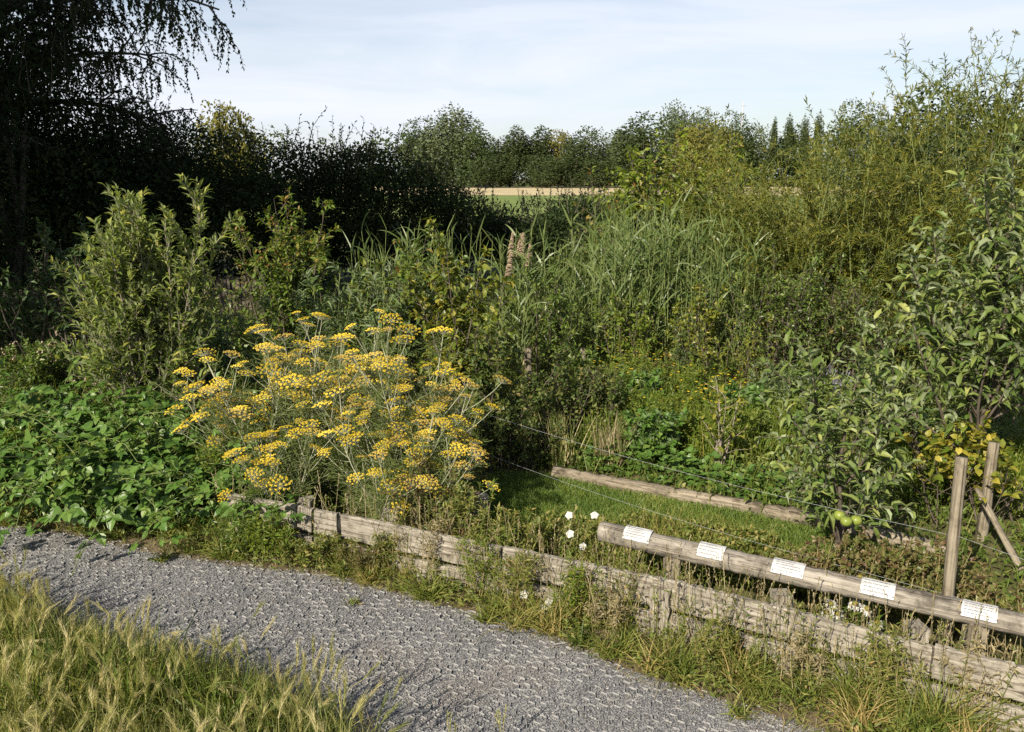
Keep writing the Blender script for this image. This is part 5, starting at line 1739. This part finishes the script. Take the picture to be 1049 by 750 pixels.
# heads: spikelets and long awns
t_ = np.tile(np.linspace(0, 1, 14), len(p))
end, dirn = S[:, -1], norm(S[:, -1] - S[:, -2])
dirn = norm(dirn + np.stack([rng.normal(0.1, 0.25, len(p)), rng.normal(0, 0.25, len(p)), rng.uniform(-0.5, 0.25, len(p))], 1))
hl = rng.uniform(0.055, 0.09, len(p))
pos = np.repeat(end, 14, 0) + np.repeat(dirn * hl[:, None], 14, 0) * t_[:, None]
hd = np.repeat(dirn, 14, 0)
sidep = perp(hd, rng.uniform(0, 6.28, len(hd)))
vv = np.repeat(np.clip(rng.normal(0.7, 0.22, len(p)), 0, 1), 14)
leaves(b, T4, pos, hd + sidep * 0.28, 0.020, 0.0050, vv, 0, 0.5)
aw = grow(np.repeat(pos, 2, 0), np.repeat(hd, 2, 0) + perp(np.repeat(hd, 2, 0), rng.uniform(0, 6.28, len(hd) * 2)) * 0.28, rng.uniform(0.04, 0.07, len(hd) * 2), 3, -0.1, 0.05)
ribbons(b, aw, 0.0014, np.repeat(vv, 2) + 0.1, profile='blade')
tag(b.build('barley_heads', LM['barley']), kind='stuff')
for px, py, n_, h_, lab in ((60, 735, 170, 0.36, 'dark green broad bladed tuft at the bottom left'), (150, 742, 140, 0.38, 'dark green broad bladed tuft right of the bottom left one'), (15, 690, 90, 0.30, 'broad bladed tuft at the left edge among the barley'), (230, 760, 110, 0.32, 'broad bladed tuft at the bottom edge under the barley heads'), (105, 700, 100, 0.26, 'broad bladed tuft among the barley above the two bottom left tufts'), (200, 735, 110, 0.28, 'broad bladed tuft between the bottom left tufts and the gravel')):
    tuft(lab, G(px, py), n_, h_, (5, 60), 'weed', 0.10, 'grass_tuft', 0.009)
# lone stalks at the bottom of the path
for px, py, h_, lab in ((462, 770, 0.15, 'single pale barley stalk at the bottom edge of the path'), (322, 690, 0.17, 'thin dark seed stalk alone on the gravel'), (514, 765, 0.16, 'thin reddish stalk at the bottom edge right of the barley stalk')):
    b = Buf()
    P = grow(disc(3, 0.01, 0.01), cone_dirs(3, 0, 12), h_ * rng.uniform(0.8, 1.1, 3), 6, 0, 0.1)
    ribbons(b, P, 0.003, 0.6, profile='flat')
    q, d, t, i = spawn(P, 14, 0.55, 1.0, 20)
    leaves(b, T4, q, d, 0.022, 0.005, rng.uniform(0.3, 0.9, len(q)), 0, 0.5)
    o = b.build('grass_stalk', LM['barley'])
    o.location = tuple(G(px, py))
    tag(o, lab, 'grass')

# ------------------------------------------------------------------ flowers
def campion(label, base, heads):
    base = np.asarray(base, float)
    o = thing('campion_plant', label, 'flower', base, 'white campions by the planks')
    sb, fb = Buf(), Buf()
    for hd_ in heads:
        e = hd_ - base
        P = np.stack([np.array([rng.normal(0, .02), rng.normal(0, .02), 0]) * (1 - u) + e * np.array([u ** 1.4, u ** 1.4, u]) for u in np.linspace(0, 1, 8)])
        tubes(sb, P[None], 0.0022, 0.0016, 4)
        q, d, t, i = spawn(P[None], 7, 0.1, 0.8, 55)
        leaves(fb, T5, q, d, 0.05, 0.016, rng.normal(0.4, 0.15, len(q)), 0, 0.4)
    sb.build('stem', M['stem_green'], o, True)
    fb.build('foliage', LM['verge'], o)
    for hd_ in heads:
        e = hd_ - base
        b = Buf()
        n_ = norm(np.array([[-0.35 + rng.normal(0, .2), -0.65 + rng.normal(0, .2), 0.65]]))[0]
        az = np.arange(5) * 2 * math.pi / 5 + rng.uniform(0, 6)
        dd = perp(np.tile(n_, (5, 1)), az) + n_ * 0.18
        leaves(b, T8, np.tile(e, (5, 1)), dd, 0.026, 0.029, rng.uniform(0, 1, 5), 0, 0.05, nup=n_[None])
        b.build('flower_head', LM['petal'], o)


campion('white campion with four open flowers between planks and lawn', G(592, 572, 0), [D(583, 528, 4.62), D(609, 528, 4.6), D(584, 547, 4.5), D(597, 560, 4.42)])
campion('white campion in front of the planks with flowers low over the verge', G(560, 640, 0), [D(537, 609, 4.05), D(562, 618, 4.0), D(557, 624, 3.98), D(588, 580, 4.15)])
campion('small white campion left of the others in the verge weeds', G(470, 610, 0), [D(492, 601, 4.3), D(463, 585, 4.4)])


def coneflower(label, base, heads):
    base = np.asarray(base, float)
    o = thing('coneflower', label, 'flower', base, 'white coneflowers behind the planks')
    sb, fb = Buf(), Buf()
    for hd_, tilt in heads:
        e = hd_ - base
        P = np.stack([e * np.array([u, u, 1]) * np.array([1, 1, u]) for u in np.linspace(0, 1, 7)])
        tubes(sb, P[None], 0.0032, 0.0026, 5)
        q, d, t, i = spawn(P[None], 7, 0.05, 0.8, 60)
        leaves(fb, T8, q, d, 0.09, 0.028, rng.normal(0.35, 0.15, len(q)), 0, 0.4)
    sb.build('stem', M['stem_green'], o, True)
    fb.build('foliage', LM['hazel'], o)
    for hd_, tilt in heads:
        e = hd_ - base
        n_ = norm(np.array([[tilt[0], tilt[1], 1.0]]))[0]
        b = Buf()
        k = 13
        az = np.arange(k) * 2 * math.pi / k + rng.normal(0, .06, k)
        dd = perp(np.tile(n_, (k, 1)), az) - n_ * rng.uniform(0.1, 0.5, k)[:, None]
        leaves(b, T8, np.tile(e, (k, 1)), dd, 0.042, 0.014, rng.uniform(0, 1, k), 0, 0.08, nup=n_[None])
        fh = b.build('flower_head', LM['petal'], o)
        V, F = sphere_pts(0.015, 0.013, 10, 6)
        cb_ = Buf()
        cb_.add(V + e + n_ * 0.006, F)
        cb_.build('cone', M['cone'], fh, True)


coneflower('white coneflowers rising above the rail below the green apples', G(880, 640, 0), [(D(864, 593, 3.92), (-0.2, -0.4)), (D(881, 592, 3.9), (0.0, -0.3)), (D(905, 600, 3.86), (0.3, -0.3))])
coneflower('white coneflower with the biggest drooping bloom, low before the rail', G(892, 652, 0), [(D(898, 638, 3.52), (0.0, -0.3)), (D(888, 624, 3.56), (0.3, -0.6)), (D(876, 619, 3.58), (-0.1, -0.5))])
coneflower('white coneflowers at the left of the group, between planks and rail', G(855, 648, 0), [(D(851, 619, 3.7), (-0.3, -0.6)), (D(858, 629, 3.68), (-0.2, -0.7)), (D(847, 628, 3.68), (-0.4, -0.5))])

# a pale feather lying at the gravel edge
b = Buf()
leaves(b, T8, np.zeros((1, 3)), np.array([[0.9, 0.1, 0.12]]), 0.06, 0.018, 0.8, 0, 0.1)
tubes(b, np.array([[(0, 0, 0), (-0.01, 0, 0.002), (-0.02, -0.002, 0)]]), 0.0008, 0.0006, 3)
o = b.build('feather', LM['petal'])
o.location = tuple(G(565, 661, 0.006))
tag(o, 'small white feather lying on the gravel edge', 'feather')
b = Buf()
P = np.stack([G(606 + 64 * u, 667 + 34 * u + 5 * math.sin(3 * u), 0.006) for u in np.linspace(0, 1, 9)])
ribbons(b, P[None], 0.004, 0.8, profile='flat', flat=np.array([[0, 0.1, 1.0]]))
o = b.build('straw_stalk', LM['straw'])
tag(o, 'long pale straw lying across the gravel below the planks', 'straw')

# tall weeds breaking up the brambles and the start of the verge
for px, y, h_, lab, lm_ in ((70, 5.25, 0.55, 'yellow green tall weed standing out of the brambles by the gravel', 'herb'), (215, 5.45, 0.50, 'leafy green weed between brambles and planks', 'herb'), (185, 5.2, 0.36, 'low leafy weed at the gravel edge right of the brambles', 'hazel'),
                            (140, 5.75, 0.72, 'tall thin weed rising above the middle of the brambles', 'hazel'), (20, 5.5, 0.6, 'pale green weed among the brambles near the left edge', 'herb'), (235, 5.2, 0.38, 'broad leaved weed in front of the left end of the planks', 'bramble'),
                            (430, 4.75, 0.62, 'dry brown and green weed leaning over the planks below the fennel', 'redleaf'), (475, 4.62, 0.52, 'brownish seeding weed against the middle of the planks', 'verge'), (520, 4.42, 0.42, 'tall verge weed before the white campion', 'verge'), (455, 4.55, 0.36, 'reddish dock plant on the verge in the middle', 'redleaf')):
    shrub('weed_plant', lab, 'weed', GX(px, y), h_, (0, 26), 16, 5, 0, 0.34, (0.05, 0.017), 10, T5, (LM[lm_], M['stem_green']), (0.10, 0.08), 0.0035, 0.25)

for px, py, h_, lab, lm_ in ((405, 588, 0.30, 'seeding weed right below the second post head of the planks', 'verge'), (440, 598, 0.42, 'tall dry weed on the verge left of the reddish dock', 'straw'), (495, 612, 0.40, 'bushy green weed hiding the planks in the middle', 'herb'), (530, 622, 0.36, 'mixed green and brown weed before the planks, left of the campion', 'verge'),
                             (588, 640, 0.36, 'yellow green weed hiding the planks between campion and batten', 'herb'), (622, 652, 0.30, 'short dry weed left of the nailed batten', 'straw'), (735, 690, 0.26, 'low weed under the dark gap in the planks', 'verge'), (820, 708, 0.30, 'dry seeding weed before the planks at right', 'straw'), (905, 728, 0.36, 'green weed before the planks near the bottom right', 'verge'),
                             (1000, 738, 0.40, 'tall straw coloured weed at the bottom right corner', 'straw'), (290, 575, 0.26, 'small leafy weed before the left end of the planks', 'herb'), (345, 582, 0.22, 'tiny weed below the dark slot in the planks', 'verge'), (375, 590, 0.2, 'reddish little dock left of the middle of the planks', 'redleaf')):
    shrub('weed_plant', lab, 'weed', G(px, py), h_, (0, 20), 10 if lm_ == 'straw' else 18, 3 if lm_ == 'straw' else 5, 0, 0.36, (0.04, 0.009), 8, T5, (LM[lm_], M['stem_tan']), (0.10, 0.07), 0.0028, 0.25)
# a low bank of bare earth along the foot of the reeds
m_ = 60
b = Buf()
V = []
for i in range(m_):
    c = GX(565 + (800 - 565) * i / (m_ - 1), 8.95 - 0.4 * i / (m_ - 1))
    for j, (dy, dz) in enumerate(((-0.28, -0.03), (-0.16, 0.07), (0, 0.12), (0.16, 0.08), (0.3, -0.03))):
        V.append(c + np.array([rng.normal(0, .01), dy + rng.normal(0, .02), dz * (0.7 + 0.6 * patchy(np.array([c]), 3.0, 1.0)[0]) + rng.normal(0, .012)]))
q = []
for i in range(m_ - 1):
    for j in range(4):
        A = i * 5 + j
        q += [(A, A + 5, A + 6), (A, A + 6, A + 1)]
b.add(np.array(V), np.array(q))
tag(b.build('soil_bank', M['soil'], None, True), kind='structure')

# tangle of taller weeds in the middle beds
kinds = (('nettle', 'weed', 'hazel', (0.075, 0.034), 0.62), ('mugwort', 'weed', 'buddleia', (0.06, 0.018), 0.72), ('marigold', 'plant', 'herb', (0.06, 0.022), 0.45), ('bean_plant', 'plant', 'bramble', (0.075, 0.055), 0.55), ('dock_plant', 'weed', 'redleaf', (0.06, 0.020), 0.6), ('goosefoot', 'weed', 'weed', (0.055, 0.028), 0.55))
adj = {'nettle': 'upright leafy green nettle', 'mugwort': 'greyish green mugwort', 'marigold': 'bright low green herb', 'bean_plant': 'broad leaved bean plant', 'dock_plant': 'rusty brown dock', 'goosefoot': 'dull green goosefoot'}
spots = ((596, 8.4, 0), (612, 7.6, 1), (640, 8.6, 2), (655, 7.7, 3), (676, 8.3, 4), (672, 7.0, 0), (700, 8.7, 1), (712, 7.7, 5), (706, 6.6, 2), (730, 8.2, 0), (758, 7.3, 3), (765, 8.3, 4), (772, 6.7, 5), (790, 7.6, 1), (802, 6.9, 2), (820, 7.9, 0), (835, 6.7, 3), (850, 7.3, 5),
         (640, 6.55, 5), (665, 6.35, 3), (910, 6.6, 0), (930, 6.1, 2), (960, 6.3, 3), (1000, 6.0, 5), (1035, 6.2, 1))
near_ = ('by the small stump', 'left of the yellow blossoms', 'in the yellow blossoms', 'before the yellow blossoms', 'right of the yellow blossoms', 'above the brown sedge', 'below the tall reeds', 'left of the young sapling', 'behind the strawberry row', 'behind the young sapling', 'right of the young sapling', 'at the willow foot',
         'right of the bare stake', 'below the green bush', 'left of the apple leaves', 'before the grey twigs', 'behind the front apple tree', 'below the grey twigs', 'near the log and sedge', 'behind the middle of the long log', 'right of the front apple tree top', 'by the leaning trunk', 'before the large apple tree', 'below the yellow vine', 'at the right edge behind the vine')
for (px, y, kd), nr_ in zip(spots, near_):
    nm_, ct_, lm_, lf_, hh_ = kinds[kd]
    shrub(nm_, adj[nm_] + ' ' + nr_, ct_, GX(px, y, 0.3), hh_ * rng.uniform(0.55, 0.95), (0, 22), 13, 5, 0, 0.34, lf_, 10, T5, (LM[lm_], M['stem_green']), (0.16, 0.12), 0.004, 0.3)
# bits of straw blown over the gravel, and a ragged fringe to the barley
b = Buf()
p = scatter(vis, 260)
P = grow(p + np.array([0, 0, 0.008]), cone_dirs(len(p), 84, 96), rng.uniform(0.02, 0.09, len(p)), 3, 0, 0.1)
P[:, :, 2] = np.maximum(P[:, :, 2], 0.006)
ribbons(b, P, 0.0026, rng.uniform(0, 1, len(p)), flat=np.tile(np.array([[0, 0.2, 1.0]]), (len(p), 1)))
fringe = [G(*q) for q in ((-60, 585), (20, 600), (60, 628), (130, 650), (230, 676), (310, 706), (380, 738), (430, 790), (385, 800), (345, 752), (300, 732), (230, 702), (130, 676), (60, 652), (20, 628), (-60, 606))]
p = scatter(fringe, 900, lambda q: patchy(q, 4.0, 1.0) ** 2)
blades(b, p, rng.uniform(0.04, 0.14, len(p)), 0.0035, (10, 65), -0.8, rng.uniform(0, 0.8, len(p)), 4)
p = scatter(fg, 2500)
P = grow(p + np.array([0, 0, 0.01]), cone_dirs(len(p), 70, 100), rng.uniform(0.05, 0.18, len(p)), 4, -0.1, 0.15)
P[:, :, 2] = np.maximum(P[:, :, 2], 0.006)
ribbons(b, P, 0.003, rng.uniform(0, 1, len(p)))
tag(b.build('blown_straw', LM['straw']), kind='stuff')

for px, py, h_, lab, lm_ in ((250, 572, 0.34, 'leafy weed covering the left end of the planks, next to the brambles', 'hazel'), (272, 577, 0.30, 'yellow green weed before the left end of the planks, under the low fennel', 'herb'), (318, 583, 0.20, 'short dry weed under the first post head of the planks', 'verge')):
    shrub('weed_plant', lab, 'weed', G(px, py), h_, (0, 26), 16, 5, 0, 0.36, (0.042, 0.014), 9, T5, (LM[lm_], M['stem_green']), (0.12, 0.07), 0.003, 0.25)
bramble('small bramble spray spilling over the left end of the planks', GX(232, 5.25, 0.2), 0.28, 0.25, 0.40, 110)
